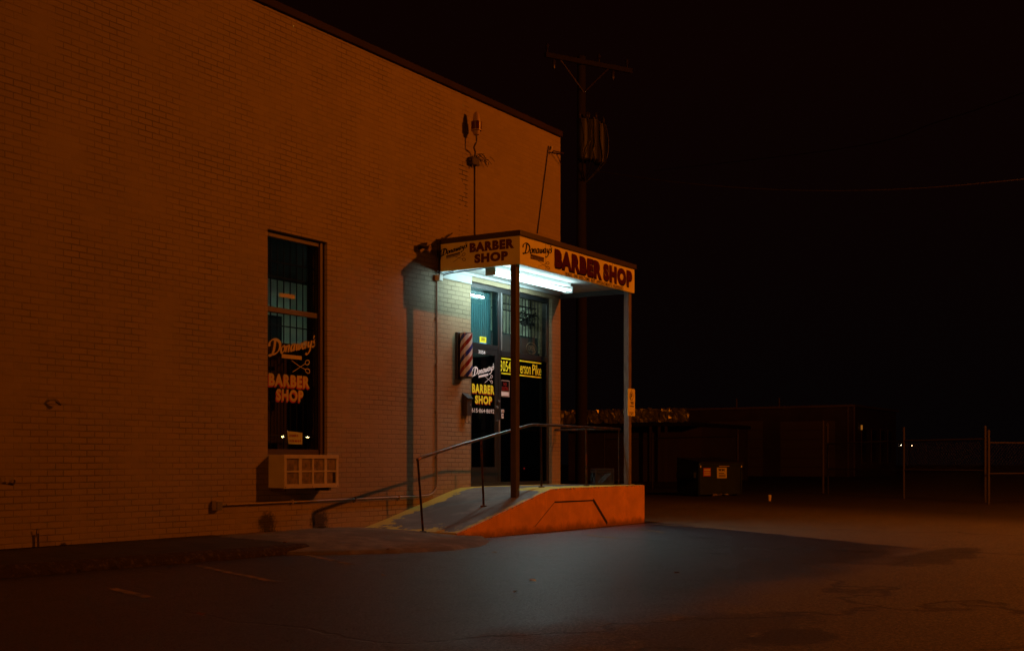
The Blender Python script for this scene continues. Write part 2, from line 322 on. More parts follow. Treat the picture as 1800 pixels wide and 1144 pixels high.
# ------------------------------------------------------------------ object helpers
def wpos(o):
    return Vector((0, 0, 0)) if o is None else o.location + wpos(o.parent)
def link(o, parent=None, loc=(0, 0, 0)):
    sc.collection.objects.link(o)
    if parent is not None: o.parent = parent
    o.location = Vector(loc)
    return o
def tag(o, label, cat=None, group=None, kind=None):
    if label: o["label"] = label
    if cat: o["category"] = cat
    if group: o["group"] = group
    if kind: o["kind"] = kind
    return o
def thing(name, loc, label, cat, group=None):
    return tag(link(bpy.data.objects.new(name, None), None, loc), label, cat, group)
def obj(name, bm, m, parent=None, smooth=False, bevel=0, origin=None, recalc=True):
    """bm holds world coordinates; the object is stored relative to its parent."""
    if recalc: bmesh.ops.recalc_face_normals(bm, faces=bm.faces)
    if parent is not None: off = wpos(parent); o_loc = (0, 0, 0)
    else:
        if origin is None:
            xs = [v.co for v in bm.verts]
            origin = Vector((sum(v.x for v in xs) / len(xs), sum(v.y for v in xs) / len(xs), min(v.z for v in xs)))
        off = Vector(origin); o_loc = off
    if parent is not None and origin is not None:
        o_loc = Vector(origin) - off; off = Vector(origin)
    bmesh.ops.translate(bm, verts=bm.verts, vec=-off)
    me = bpy.data.meshes.new(name); bm.to_mesh(me); bm.free()
    me.materials.append(m)
    if smooth:
        for p in me.polygons: p.use_smooth = True
    o = bpy.data.objects.new(name, me); link(o, parent, o_loc)
    if smooth:
        try: me.set_sharp_from_angle(angle=R(40))
        except Exception: pass
    if bevel:
        b = o.modifiers.new("bevel", 'BEVEL'); b.width = bevel; b.segments = 2; b.limit_method = 'ANGLE'
    return o
def box(bm, x0, x1, y0, y1, z0, z1):
    v = [bm.verts.new((x, y, z)) for x in (x0, x1) for y in (y0, y1) for z in (z0, z1)]
    for f in ((0, 1, 3, 2), (4, 6, 7, 5), (0, 4, 5, 1), (2, 3, 7, 6), (0, 2, 6, 4), (1, 5, 7, 3)):
        bm.faces.new([v[i] for i in f])
def B(*boxes):
    bm = bmesh.new()
    for b in boxes: box(bm, *b)
    return bm
def tube(bm, pts, r, seg=10, caps=True, r2=None):
    pts = [Vector(p) for p in pts]; rings = []
    n = len(pts)
    for i, p in enumerate(pts):
        d = (pts[min(i + 1, n - 1)] - pts[max(i - 1, 0)]).normalized()
        up = Vector((0, 0, 1)) if abs(d.z) < .95 else Vector((1, 0, 0))
        a = d.cross(up).normalized(); c = d.cross(a).normalized()
        rr = r if r2 is None else r + (r2 - r) * i / (n - 1)
        rings.append([bm.verts.new(p + a * math.cos(t) * rr + c * math.sin(t) * rr) for t in [2 * math.pi * k / seg for k in range(seg)]])
    for i in range(n - 1):
        for k in range(seg):
            bm.faces.new((rings[i][k], rings[i][(k + 1) % seg], rings[i + 1][(k + 1) % seg], rings[i + 1][k]))
    if caps: bm.faces.new(rings[0][::-1]); bm.faces.new(rings[-1])
def T(*tubes, seg=10):
    bm = bmesh.new()
    for p, r in tubes: tube(bm, p, r, seg)
    return bm
def lathe(bm, c, prof, seg=20, axis='z'):
    rings = []
    for r, h in prof:
        ring = []
        for k in range(seg):
            t = 2 * math.pi * k / seg
            ring.append(bm.verts.new((c[0] + r * math.cos(t), c[1] + r * math.sin(t), c[2] + h)))
        rings.append(ring)
    for i in range(len(rings) - 1):
        for k in range(seg): bm.faces.new((rings[i][k], rings[i][(k + 1) % seg], rings[i + 1][(k + 1) % seg], rings[i + 1][k]))
    bm.faces.new(rings[0][::-1]); bm.faces.new(rings[-1])
def prism(bm, poly, y0, y1):
    """polygon in (x, z) extruded along y"""
    a = [bm.verts.new((x, y0, z)) for x, z in poly]; b = [bm.verts.new((x, y1, z)) for x, z in poly]
    bm.faces.new(a); bm.faces.new(b[::-1])
    for i in range(len(poly)):
        j = (i + 1) % len(poly); bm.faces.new((a[i], b[i], b[j], a[j]))
def smoothpts(p, k=4):
    """Catmull-Rom through p"""
    out = []
    q = [p[0]] + list(p) + [p[-1]]
    for i in range(1, len(q) - 2):
        for s in range(k):
            t = s / k
            out.append(tuple(.5 * (2 * b + (c - a) * t + (2 * a - 5 * b + 4 * c - d) * t * t + (3 * b - a - 3 * c + d) * t ** 3) for a, b, c, d in zip(q[i - 1], q[i], q[i + 1], q[i + 2])))
    out.append(tuple(p[-1])); return out

# ---- flat lettering: 2-D shapes fitted to a rectangle on a plane
def flat(name, polys, rect, plane, m, parent, depth=.0015, bound=None, tagl=None):
    """polys: list of (verts2d, faces); rect = (u0,v0,u1,v1); plane(u,v,d) -> world"""
    allv = [v for vs, fs in polys for v in vs]
    if bound: x0, y0, x1, y1 = bound
    else:
        x0 = min(v[0] for v in allv); x1 = max(v[0] for v in allv); y0 = min(v[1] for v in allv); y1 = max(v[1] for v in allv)
    u0, v0, u1, v1 = rect
    bm = bmesh.new()
    for i, (vs, fs) in enumerate(polys):
        d = depth + (i % 7) * .00035
        w_ = [bm.verts.new(plane(u0 + (x - x0) / (x1 - x0) * (u1 - u0), v0 + (y - y0) / (y1 - y0) * (v1 - v0), d)) for x, y in vs]
        for f in fs:
            try: bm.faces.new([w_[k] for k in f])
            except ValueError: pass
    return obj(name, bm, m, parent, recalc=False)
def text_poly(s, bold=0.0, spacing=1.0, shear=0.0):
    cu = bpy.data.curves.new("t", 'FONT'); cu.body = s; cu.size = 1; cu.offset = bold; cu.space_character = spacing; cu.shear = shear
    cu.resolution_u = 4
    o = bpy.data.objects.new("t", cu); sc.collection.objects.link(o)
    me = bpy.data.meshes.new_from_object(o.evaluated_get(bpy.context.evaluated_depsgraph_get()))
    vs = [(v.co.x, v.co.y) for v in me.vertices]; fs = [tuple(p.vertices) for p in me.polygons]
    bpy.data.objects.remove(o); bpy.data.curves.remove(cu); bpy.data.meshes.remove(me)
    return (vs, fs)
def stroke(pts, wd, nib=None, k=5, closed=False):
    """a pen stroke; nib=(angle, thin ratio) varies width with direction"""
    p = smoothpts(pts, k) if k > 1 else pts
    vs, fs = [], []
    for i, q in enumerate(p):
        a = p[max(i - 1, 0)]; b = p[min(i + 1, len(p) - 1)]
        dx, dy = b[0] - a[0], b[1] - a[1]; l = math.hypot(dx, dy) or 1
        dx /= l; dy /= l
        ww = wd
        if nib: ww = wd * (nib[1] + (1 - nib[1]) * abs(math.sin(math.atan2(dy, dx) - nib[0])))
        vs += [(q[0] - dy * ww / 2, q[1] + dx * ww / 2), (q[0] + dy * ww / 2, q[1] - dx * ww / 2)]
        if i: fs.append((2 * i - 2, 2 * i - 1, 2 * i + 1, 2 * i))
    return (vs, fs)
def script_name(fat=1.0):
    """brush-script wordmark drawn stroke by stroke"""
    S = []
    nb = (R(25), .42); w_ = .40 * fat
    def a(pts, wd=w_): S.append(stroke(pts, wd, nb))
    # D
    a([(1.05, 2.05), (.92, 1.2), (.72, .5), (.35, .02), (.02, .0), (-.05, .18)], .52 * fat)
    a([(-.12, 1.35), (-.02, 1.9), (.5, 2.25), (1.2, 2.2), (1.85, 1.75), (2.02, 1.15), (1.75, .5), (1.15, .1), (.5, .04)], .46 * fat)
    def sh(x, y): return (x + .22 * y, y)
    def o(x): a([sh(x + .35, 1.0), sh(x + .05, .8), sh(x, .4), sh(x + .25, .0), sh(x + .6, .2), sh(x + .7, .65), sh(x + .45, 1.0), sh(x + .3, .98)])
    def n_(x):
        a([sh(x, .98), sh(x + .05, .5), sh(x + .02, .0)])
        a([sh(x + .05, .6), sh(x + .3, .92), sh(x + .55, .9), sh(x + .58, .5), sh(x + .58, .05), sh(x + .8, .1)])
    def a_(x):
        a([sh(x + .62, .92), sh(x + .25, 1.0), sh(x + .0, .6), sh(x + .08, .08), sh(x + .35, .02), sh(x + .6, .4)])
        a([sh(x + .64, 1.0), sh(x + .6, .4), sh(x + .66, .03), sh(x + .85, .15)])
    def w(x):
        a([sh(x, .95), sh(x + .05, .3), sh(x + .2, .0), sh(x + .42, .2), sh(x + .48, .8)])
        a([sh(x + .48, .9), sh(x + .52, .25), sh(x + .68, .0), sh(x + .92, .3), sh(x + 1.0, .95)])
    def y(x):
        a([sh(x, .95), sh(x + .02, .4), sh(x + .2, .1), sh(x + .45, .25), sh(x + .6, .7)])
        a([sh(x + .65, .98), sh(x + .6, .1), sh(x + .5, -.6), sh(x + .1, -1.0), sh(x - .3, -.8)])
    def s_(x): a([sh(x + .55, .95), sh(x + .25, 1.02), sh(x + .1, .75), sh(x + .4, .5), sh(x + .45, .15), sh(x + .15, -.03), sh(x - .1, .12)])
    o(2.1); n_(3.05); a_(4.1); w(5.2); a_(6.45); y(7.6)
    a([sh(8.55, 1.7), sh(8.62, 1.5), sh(8.48, 1.25)], .3 * fat)
    s_(8.65)
    return S
def tilt(polys, k):
    return [([(x, y + k * x) for x, y in vs], fs) for vs, fs in polys]
def ell(cx, cy, rx, ry, wd, rot=0, n=18):
    pts = []
    for i in range(n + 1):
        t = 2 * math.pi * i / n; x, y = rx * math.cos(t), ry * math.sin(t)
        pts.append((cx + x * math.cos(rot) - y * math.sin(rot), cy + x * math.sin(rot) + y * math.cos(rot)))
    return stroke(pts, wd, None, 1)
def scissors():
    return [stroke([(0, 1.0), (1.1, .42), (1.9, .1)], .07, None, 3), stroke([(.1, -.35), (.9, .15), (1.8, .75)], .07, None, 3),
            ell(2.15, .95, .33, .24, .10, R(40)), ell(2.2, -.05, .33, .24, .10, R(-25))]
def rectp(x0, y0, x1, y1): return ([(x0, y0), (x1, y0), (x1, y1), (x0, y1)], [(0, 1, 2, 3)])
def comb():
    S = [rectp(0, .55, 6, 1)]
    for i in range(30): S.append(rectp(i * .2 + .02, 0, i * .2 + .13, .56))
    return S
def planeY(Y):   # faces -Y
    return lambda u, v, d: (u, Y - d, v)
def planeXneg(X):  # faces -X ; u is Y (left-to-right for the viewer is decreasing Y)
    return lambda u, v, d: (X - d, u, v)

def deck_mat():
    m = M['deck']; n = m.node_tree.nodes; L = m.node_tree.links; b = n["Principled BSDF"]
    src = b.inputs["Base Color"].links[0].from_socket
    g = n.new("ShaderNodeNewGeometry"); s = n.new("ShaderNodeSeparateXYZ"); L.new(g.outputs["Position"], s.inputs[0]); X, Y, Z = s.outputs
    q = n.new("ShaderNodeTexNoise"); q.inputs["Scale"].default_value = 4.5; q.inputs["Detail"].default_value = 9; q.inputs["Roughness"].default_value = .7
    L.new(g.outputs["Position"], q.inputs["Vector"]); nz = math_n(n, L, 'MULTIPLY', math_n(n, L, 'SUBTRACT', q.outputs["Fac"], .5), .9)
    a = math_n(n, L, 'ADD', math_n(n, L, 'SUBTRACT', Y, 10.74), nz)                                   # along the wall
    c = math_n(n, L, 'ADD', math_n(n, L, 'MINIMUM', math_n(n, L, 'SUBTRACT', 9.95, Y), math_n(n, L, 'SUBTRACT', X, 16.1)), nz)   # front of the landing
    d = math_n(n, L, 'ADD', math_n(n, L, 'MULTIPLY', math_n(n, L, 'SUBTRACT', .13, Z), 2.0), nz)         # foot of the ramp
    e = math_n(n, L, 'ADD', math_n(n, L, 'SUBTRACT', .035, math_n(n, L, 'ABSOLUTE', math_n(n, L, 'SUBTRACT', Y, 9.37))), math_n(n, L, 'MULTIPLY', nz, .3))
    mk = math_n(n, L, 'MAXIMUM', math_n(n, L, 'MAXIMUM', a, c), math_n(n, L, 'MAXIMUM', d, e))
    k = n.new("ShaderNodeMapRange"); k.inputs[1].default_value = -.01; k.inputs[2].default_value = .03; L.new(mk, k.inputs[0])
    mx = n.new("ShaderNodeMix"); mx.data_type = 'RGBA'; L.new(src, mx.inputs[6]); mx.inputs[7].default_value = (.50, .40, .03, 1)
    L.new(math_n(n, L, 'MULTIPLY', k.outputs[0], .85), mx.inputs[0]); L.new(mx.outputs[2], b.inputs["Base Color"])
deck_mat()
def orange_wear():
    m = M['orange']; n = m.node_tree.nodes; L = m.node_tree.links; b = n["Principled BSDF"]
    src = b.inputs["Base Color"].links[0].from_socket
    g = n.new("ShaderNodeNewGeometry"); s = n.new("ShaderNodeSeparateXYZ"); L.new(g.outputs["Position"], s.inputs[0]); X, Y, Z = s.outputs
    def nz(sc_, d=8, r_=.7, sx_=1, sz_=1):
        mp = n.new("ShaderNodeMapping"); mp.inputs["Scale"].default_value = (sx_, 1, sz_); L.new(g.outputs["Position"], mp.inputs[0])
        q = n.new("ShaderNodeTexNoise"); q.inputs["Scale"].default_value = sc_; q.inputs["Detail"].default_value = d; q.inputs["Roughness"].default_value = r_
        L.new(mp.outputs[0], q.inputs["Vector"]); return q.outputs["Fac"]
    def ss(v, a, c):
        k = n.new("ShaderNodeMapRange"); k.interpolation_type = 'SMOOTHSTEP'; k.inputs[1].default_value = a; k.inputs[2].default_value = c; L.new(v, k.inputs[0]); return k.outputs[0]
    # top edge height of the slab
    zt = math_n(n, L, 'MINIMUM', .639, math_n(n, L, 'ADD', .088, math_n(n, L, 'MULTIPLY', math_n(n, L, 'SUBTRACT', X, 13.7), .222)))
    edge = math_n(n, L, 'SUBTRACT', 1.0, ss(math_n(n, L, 'SUBTRACT', zt, Z), .0, .05))
    chips = ss(math_n(n, L, 'ADD', nz(16), math_n(n, L, 'MULTIPLY', edge, .16)), .66, .69)
    grime = math_n(n, L, 'MULTIPLY', math_n(n, L, 'SUBTRACT', 1.0, ss(math_n(n, L, 'ADD', Z, math_n(n, L, 'MULTIPLY', math_n(n, L, 'SUBTRACT', nz(5), .5), .3)), .0, .14)), .75)
    drips = math_n(n, L, 'MULTIPLY', ss(nz(3, 6, .6, 4, .35), .56, .72), .45)
    def mix(a, col, f):
        x = n.new("ShaderNodeMix"); x.data_type = 'RGBA'; L.new(a, x.inputs[6]); x.inputs[7].default_value = (*col, 1); L.new(f, x.inputs[0]); return x.outputs[2]
    c = mix(src, (.36, .15, .04), drips); c = mix(c, (.09, .045, .02), grime); c = mix(c, (.22, .19, .15), math_n(n, L, 'MULTIPLY', chips, .8))
    L.new(c, b.inputs["Base Color"])
orange_wear()

# ================================================================== SETTING
def gz(x, y): return 0.0
bm = bmesh.new()
xs = [-60, -20, 0, 4, 6, 8, 10, 12, 14, 16, 18, 20, 24, 30, 40, 60, 90, 150, 400]; ys = [-200, -60, -20, -5, 0, 2, 4, 6, 8, 10, 12, 16, 24, 40, 80, 200, 500]
vv = [[bm.verts.new((x, y, 0)) for y in ys] for x in xs]
for i in range(len(xs) - 1):
    for j in range(len(ys) - 1): bm.faces.new((vv[i][j], vv[i + 1][j], vv[i + 1][j + 1], vv[i][j + 1]))
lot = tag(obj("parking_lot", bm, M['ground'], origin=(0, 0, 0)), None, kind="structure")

def strip_pts(p0, p1, wd, z, name="parking_line"):
    (x0, y0), (x1, y1) = p0, p1; l = math.hypot(x1 - x0, y1 - y0); nx, ny = -(y1 - y0) / l * wd / 2, (x1 - x0) / l * wd / 2
    bm = bmesh.new(); N = 14; prev = None
    for i in range(N + 1):
        t = i / N; a = random.uniform(.7, 1.1); b2 = random.uniform(.7, 1.1)
        c = (x0 + (x1 - x0) * t, y0 + (y1 - y0) * t)
        cur = (bm.verts.new((c[0] + nx * a, c[1] + ny * a, z)), bm.verts.new((c[0] - nx * b2, c[1] - ny * b2, z)))
        if prev: bm.faces.new((prev[0], prev[1], cur[1], cur[0]))
        prev = cur
    return obj(name, bm, M['linepaint'], lot)
lm = mat("faded_line_paint", (.26, .18, .05), .8, noise=.4, nscale=20, dirt=(.05, .045, .03), dscale=6, damt=.5); M['linepaint'] = lm
def P0(px, py): return onZ(px, py, 0)
for a, b_, wd in (((345, 994), (490, 1024), .09), ((195, 1034), (262, 1050), .10), ((540, 976), (620, 992), .09), ((1030, 940), (1085, 946), .08), ((1120, 930), (1170, 936), .08), ((1150, 921), (1290, 931), .08), ((880, 950), (945, 945), .05)):
    strip_pts(P0(*a), P0(*b_), wd, .004)

# sidewalk along the wall with its broken kerb
SW = .16
def prism_z(bm, poly, z0, z1):
    a = [bm.verts.new((x, y, z0)) for x, y in poly]; b = [bm.verts.new((x, y, z1)) for x, y in poly]
    bm.faces.new(a[::-1]); bm.faces.new(b)
    for i in range(len(poly)):
        j = (i + 1) % len(poly); bm.faces.new((a[i], a[j], b[j], b[i]))
def yk(x): return 9.74 - (x - 7) * .083
KT = .105
bm = bmesh.new()
a_ = [bm.verts.new(p) for p in ((-8, WY, SW), (-8, yk(-8) + .17, KT), (10.9, yk(10.9) + .17, KT), (10.9, WY, SW))]
b_ = [bm.verts.new((v.co.x, v.co.y, -.1)) for v in a_]
bm.faces.new(a_); bm.faces.new(b_[::-1]); [bm.faces.new((a_[i], b_[i], b_[(i + 1) % 4], a_[(i + 1) % 4])) for i in range(4)]
tag(obj("sidewalk", bm, M['sidewalk'], origin=(0, 10, 0)), None, kind="structure")
bm = bmesh.new(); prev = None
random.seed(3)
N = 260
for i in range(N + 1):
    x = -8 + 18.9 * i / N; yo = yk(x) - 9.0
    j1, j2, j3 = random.uniform(-.03, .03), random.uniform(-.045, .015), random.uniform(-.02, .02)
    broken = .5 if (6.0 < x < 8.4) else (.4 if random.random() < .1 else .12)
    sec = [(x, yo + 9.17, KT - .1), (x, yo + 9.168, KT + .004), (x, yo + 9.09 + j3 * broken, KT + .004 + j2 * .3 * broken), (x, yo + 9.03 + j1 * broken, KT - .02 + j2 * broken), (x, yo + 9.0 + j1 * broken * 1.3, .04 + j2 * broken), (x, yo + 8.985 + j3 * broken, -.05)]
    cur = [bm.verts.new(p) for p in sec]
    if prev:
        for k in range(5): bm.faces.new((prev[k], cur[k], cur[k + 1], prev[k + 1]))
    prev = cur
tag(obj("kerb", bm, M['kerb'], origin=(0, 9, 0)), None, kind="structure")
# sloping paved apron between kerb end and ramp
bnd = [(10.3, 9.62), (10.5, 9.42), (10.7, 9.1), (10.95, 8.85), (11.35, 8.52), (12.05, 8.24), (12.8, 8.33), (13.45, 8.62), (14.0, 9.0), (14.35, 9.345)]
def yb(x):
    for (a, b_), (c, d) in zip(bnd, bnd[1:]):
        if a <= x <= c: return b_ + (d - b_) * (x - a) / (c - a)
    return 9.345
bm = bmesh.new(); prev = None
for i in range(61):
    x = 10.3 + 4.05 * i / 60; cur = []
    y0 = yb(x) + random.uniform(-.025, .025)
    for j in range(22):
        t = j / 21; y = y0 + (WY - y0) * t
        z = -.03 + .06 * min(1, t * 30) + (SW - .035) * (1 - (1 - min(1, (y - y0) / 2.0)) ** 1.5) * (1 if x < 13 else max(.55, 1 - (x - 13) * .35))
        cur.append(bm.verts.new((x, y, min(z, SW) + random.uniform(-.004, .004))))
    if prev:
        for k in range(21): bm.faces.new((prev[k], cur[k], cur[k + 1], prev[k + 1]))
    prev = cur
tag(obj("pavement_apron", bm, M['apron'], origin=(12, 10, 0), smooth=True), None, kind="structure")

# ================================================================== THE SHOP BUILDING
shop = thing("shop_building", (6, WY, 0), "large tan painted brick building with a tall narrow window and a glazed shop entrance", "building")
WX0, WX1, WZ1, TK = -8.0, 19.4, 6.80, .26
DX0, DX1, DZ0, DZ1 = 16.52, 19.10, .645, 3.90
NX0, NX1, NZ0, NZ1 = 11.87, 13.03, 1.13, 3.99
def wall_with_holes(y0, y1, x0, x1, z0, z1, holes):
    bm = bmesh.new(); xs = sorted({x0, x1, *[h[0] for h in holes], *[h[1] for h in holes]}); zs = sorted({z0, z1, *[h[2] for h in holes], *[h[3] for h in holes]})
    inside = lambda x, z: any(h[0] < x < h[1] and h[2] < z < h[3] for h in holes)
    def q(a, b_, c, d): bm.faces.new([bm.verts.new(p) for p in (a, b_, c, d)])
    for a, b_ in zip(xs, xs[1:]):
        for c, d in zip(zs, zs[1:]):
            if inside((a + b_) / 2, (c + d) / 2): continue
            q((a, y0, c), (b_, y0, c), (b_, y0, d), (a, y0, d)); q((a, y1, c), (a, y1, d), (b_, y1, d), (b_, y1, c))
    for h in holes + [(x0, x1, z0, z1)]:
        a, b_, c, d = h
        q((a, y0, c), (a, y1, c), (a, y1, d), (a, y0, d)); q((b_, y0, c), (b_, y0, d), (b_, y1, d), (b_, y1, c))
        q((a, y0, c), (b_, y0, c), (b_, y1, c), (a, y1, c)); q((a, y0, d), (a, y1, d), (b_, y1, d), (b_, y0, d))
    return bm
obj("wall", wall_with_holes(WY, WY + TK, WX0, WX1, -.1, WZ1, [(NX0, NX1, NZ0, NZ1), (DX0, DX1, DZ0, DZ1)]), M['brick'], shop, recalc=False)
obj("wall", B((WX1 - TK, WX1, WY + TK + .002, 28, -.1, WZ1)), M['brick'], shop)
obj("wall", B((WX0, WX0 + TK, WY + TK + .002, 28, -.1, WZ1), (WX0 + TK, WX1 - TK - .002, 27.7, 28, -.1, WZ1)), M['brick'], shop)
obj("roof", B((WX0 + .1, WX1 - .1, WY + .27, 27.9, WZ1 + .003, WZ1 + .06)), M['roof'], shop)
cop = B((WX0 - .05, WX1 + .004, WY - .05, WY + .3, WZ1 + .002, WZ1 + .105), (WX1 - .3, WX1 + .004, WY + .301, 28.05, WZ1 + .002, WZ1 + .105))
obj("coping", cop, M['coping'], shop, bevel=.008)
# brick header trim inside the room of the shop
IN = dict(x0=9.0, x1=WX1 - TK - .01, y0=WY + TK + .004, y1=16.6, z0=.62, z1=4.55)
obj("interior_floor", B((IN['x0'], IN['x1'], IN['y0'], IN['y1'], .55, IN['z0'])), M['infloor'], shop)
obj("interior_ceiling", B((IN['x0'], IN['x1'], IN['y0'], IN['y1'], IN['z1'], 4.65)), M['inceil'], shop)
obj("interior_wall", B((IN['x0'], IN['x1'], IN['y1'], IN['y1'] + .1, 2.95, IN['z1'] - .003), (IN['x0'] - .1, IN['x0'] - .003, IN['y0'], IN['y1'], IN['z0'], IN['z1']), (IN['x1'] - .03, IN['x1'] - .003, IN['y0'] + .2, IN['y1'] - .003, 2.95, IN['z1'] - .003)), M['inwall'], shop)
obj("interior_panelling", B((IN['x1'] - .038, IN['x1'] - .003, IN['y0'] + .01, IN['y1'] - .025, IN['z0'] + .003, 2.947), (IN['x0'], IN['x1'] - .04, IN['y1'] - .02, IN['y1'] + .1, IN['z0'] + .003, 2.947)), M['indark'], shop)  # back panelling; the side-wall sheet is added to keep the lower room black

il = thing("ceiling_light", (16.9, 13.6, 4.4), "faint ceiling light hidden behind the door head inside the shop", "light fixture")  # unseen fixture added to brighten the room behind the glass
obj("housing", B((16.3, 17.5, 13.5, 13.7, 4.46, 4.54)), M['soffit'], il); obj("diffuser", B((16.32, 17.48, 13.52, 13.68, 4.43, 4.458)), mat("interior_diffuser", (1, 1, 1), .4, emit=(.80, 1.0, .85), es=22.0), il)
d_ = bpy.data.lights.new("room_glow", 'AREA'); d_.shape = 'RECTANGLE'; d_.size = .9; d_.size_y = .15; d_.energy = 7.5; d_.color = (.78, 1.0, .86)  # added fill lamp for the inner wall behind the transom
o_ = bpy.data.objects.new("room_glow", d_); link(o_, il, Vector((17.3, 12.9, 4.38)) - il.location); o_.rotation_euler = (Vector((19.1, 11.6, 3.4)) - Vector((17.3, 12.9, 4.38))).to_track_quat('-Z', 'Y').to_euler()

# ---- tall window
GY = WY + .115
win = obj("window", B((NX0, NX0 + .055, WY + .07, WY + .15, NZ0, NZ1), (NX1 - .085, NX1, WY + .05, WY + .15, NZ0, NZ1), (NX0 + .055, NX1 - .085, WY + .07, WY + .15, NZ1 - .07, NZ1), (NX0 + .055, NX1 - .085, WY + .07, WY + .15, NZ0, NZ0 + .07)), M['wframe'], shop, origin=(NX0, WY + .1, NZ0))
zr = onY(520, 550, GY)[1]
obj("meeting_rail", B((NX0 + .056, NX1 - .086, WY + .085, WY + .145, zr - .035, zr + .03)), M['wframe'], win)
obj("sash_stile", B((NX1 - .11, NX1 - .087, WY + .09, WY + .14, NZ0 + .072, zr - .037), (NX1 - .11, NX1 - .087, WY + .09, WY + .14, zr + .032, NZ1 - .072)), M['frame'], win)
obj("glass", B((NX0 + .05, NX1 - .08, GY, GY + .005, NZ0 + .06, NZ1 - .06)), M['glass'], win)
bm = bmesh.new()
for k in range(9): tube(bm, [(NX0 + .06 + k * .125, WY + .235, NZ0 + .02), (NX0 + .06 + k * .125, WY + .235, NZ1 - .02)], .008, 6)
for z in (NZ0 + .25, zr - .18, zr - .45, zr + .45, NZ1 - .35): tube(bm, [(NX0, WY + .22, z), (NX1, WY + .22, z)], .009, 6)
obj("security_bars", bm, M['bar'], win)
obj("reveal", B((NX1 + .001, NX1 + .02, WY + TK + .001, WY + TK + .10, NZ0, NZ1)), M['reveal'], win)
obj("curtain", B((NX0 - .2, NX1 + .1, IN['y0'] + .14, IN['y0'] + .16, IN['z0'] + .01, 2.62)), M['curtain'], win)
pY = planeY(GY - .002)
def rY(Y, pl, pr, bt, tp):
    return (onY(pl, 600, Y)[0], onY(bt[0], bt[1], Y)[1], onY(pr, 600, Y)[0], onY(tp[0], tp[1], Y)[1])
flat("script_lettering", tilt(script_name(), .235), rY(GY, 471, 556, (474, 627), (552, 589)), pY, M['cream'], win)
flat("comb_emblem", [rectp(0, 0, 6, 1)], rY(GY, 495, 530, (495, 629), (495, 622)), pY, M['cream'], win)
flat("scissors_emblem", scissors(), rY(GY, 512, 545, (520, 655), (520, 630)), pY, M['cream'], win)
for s, pl, pr, bt, tp in (("BARBER", 472, 544, (480, 678), (480, 656)), ("SHOP", 485, 533, (490, 704), (490, 683))):
    r_ = rY(GY, pl, pr, bt, tp); p = text_poly(s, .048, 1.16)
    flat("block_lettering", [p], r_, planeY(GY - .004), M['cream'], win)
    flat("lettering_shadow", [p], (r_[0] - .012, r_[1] - .02, r_[2] - .012, r_[3] - .02), pY, M['redl'], win)
flat("comb_emblem", [rectp(0, 0, 6, 1)], rY(GY, 491, 518, (500, 523), (500, 516)), pY, M['cream'], win)

# ---- shop front
FY = WY + .06
front = obj("shop_front", B((DX0, DX1, FY, FY + .1, DZ1 - .075, DZ1), (DX0, DX1, FY - .01, FY + .1, DZ0, DZ0 + .06), (DX0, DX0 + .05, FY, FY + .1, DZ0 + .061, DZ1 - .076), (DX1 - .075, DX1, FY, FY + .1, DZ0 + .061, DZ1 - .076)), M['frame'], shop, origin=(DX0, FY, DZ0), bevel=.003)
mx0 = onY(875, 700, FY)[0]; mx1 = onY(881, 700, FY)[0]
tzl = onY(850, 609, FY)[1]; tzr = onY(920, 626, FY)[1]
obj("mullion", B((mx0, mx1 - .03, FY - .012, FY + .1, DZ0 + .062, DZ1 - .077)), M['frame'], front, bevel=.003)
obj("mullion_edge", B((mx1 - .028, mx1 - .002, FY - .02, FY + .1, tzr + .05, DZ1 - .077)), M['alu'], front)
obj("transom_bar", B((DX0 + .051, mx0 - .001, FY - .005, FY + .1, tzl - .035, tzl + .045)), M['frame'], front, bevel=.003)
obj("transom_bar", B((mx1, DX1 - .076, FY - .005, FY + .1, tzr - .05, tzr + .04)), M['frame'], front, bevel=.003)
obj("transom_glass", B((DX0 + .05, mx0, FY + .006, FY + .012, tzl + .04, DZ1 - .07)), M['glasst'], front)
obj("transom_glass", B((mx1, DX1 - .07, FY + .006, FY + .012, tzr + .03, DZ1 - .07)), M['glass'], front)
side_glass = obj("window_pane", B((mx1, DX1 - .07, FY + .006, FY + .012, DZ0 + .05, tzr - .045)), M['glassd'], front)
bm = bmesh.new()
n_b = 15; zpan = onY(920, 590, FY + .2)[1]
for k in range(n_b):
    x = mx1 + .05 + (DX1 - .1 - mx1) * k / (n_b - 1)
    tube(bm, [(x, FY + .2, zpan - .02), (x, FY + .2, DZ1 - .02)], .010, 6)
tube(bm, [(mx1, FY + .19, DZ1 - .30), (DX1 - .1, FY + .19, DZ1 - .30)], .012, 6); obj("security_bars", bm, M['bar'], front)
obj("backing_panel", B((mx1, DX1 - .02, FY + .215, FY + .235, tzr - .05, zpan)), mat("backing_panel", (.045, .05, .055), .7), front)
bm = bmesh.new()
for k in range(14):
    x = DX0 + .04 + (mx0 - DX0) * k / 14
    box(bm, x, x + .055, FY + .16, FY + .165, tzl + .04, DZ1 - .02)
obj("vertical_blind", bm, mat("blind_slats", (.10, .17, .19), .7), front)
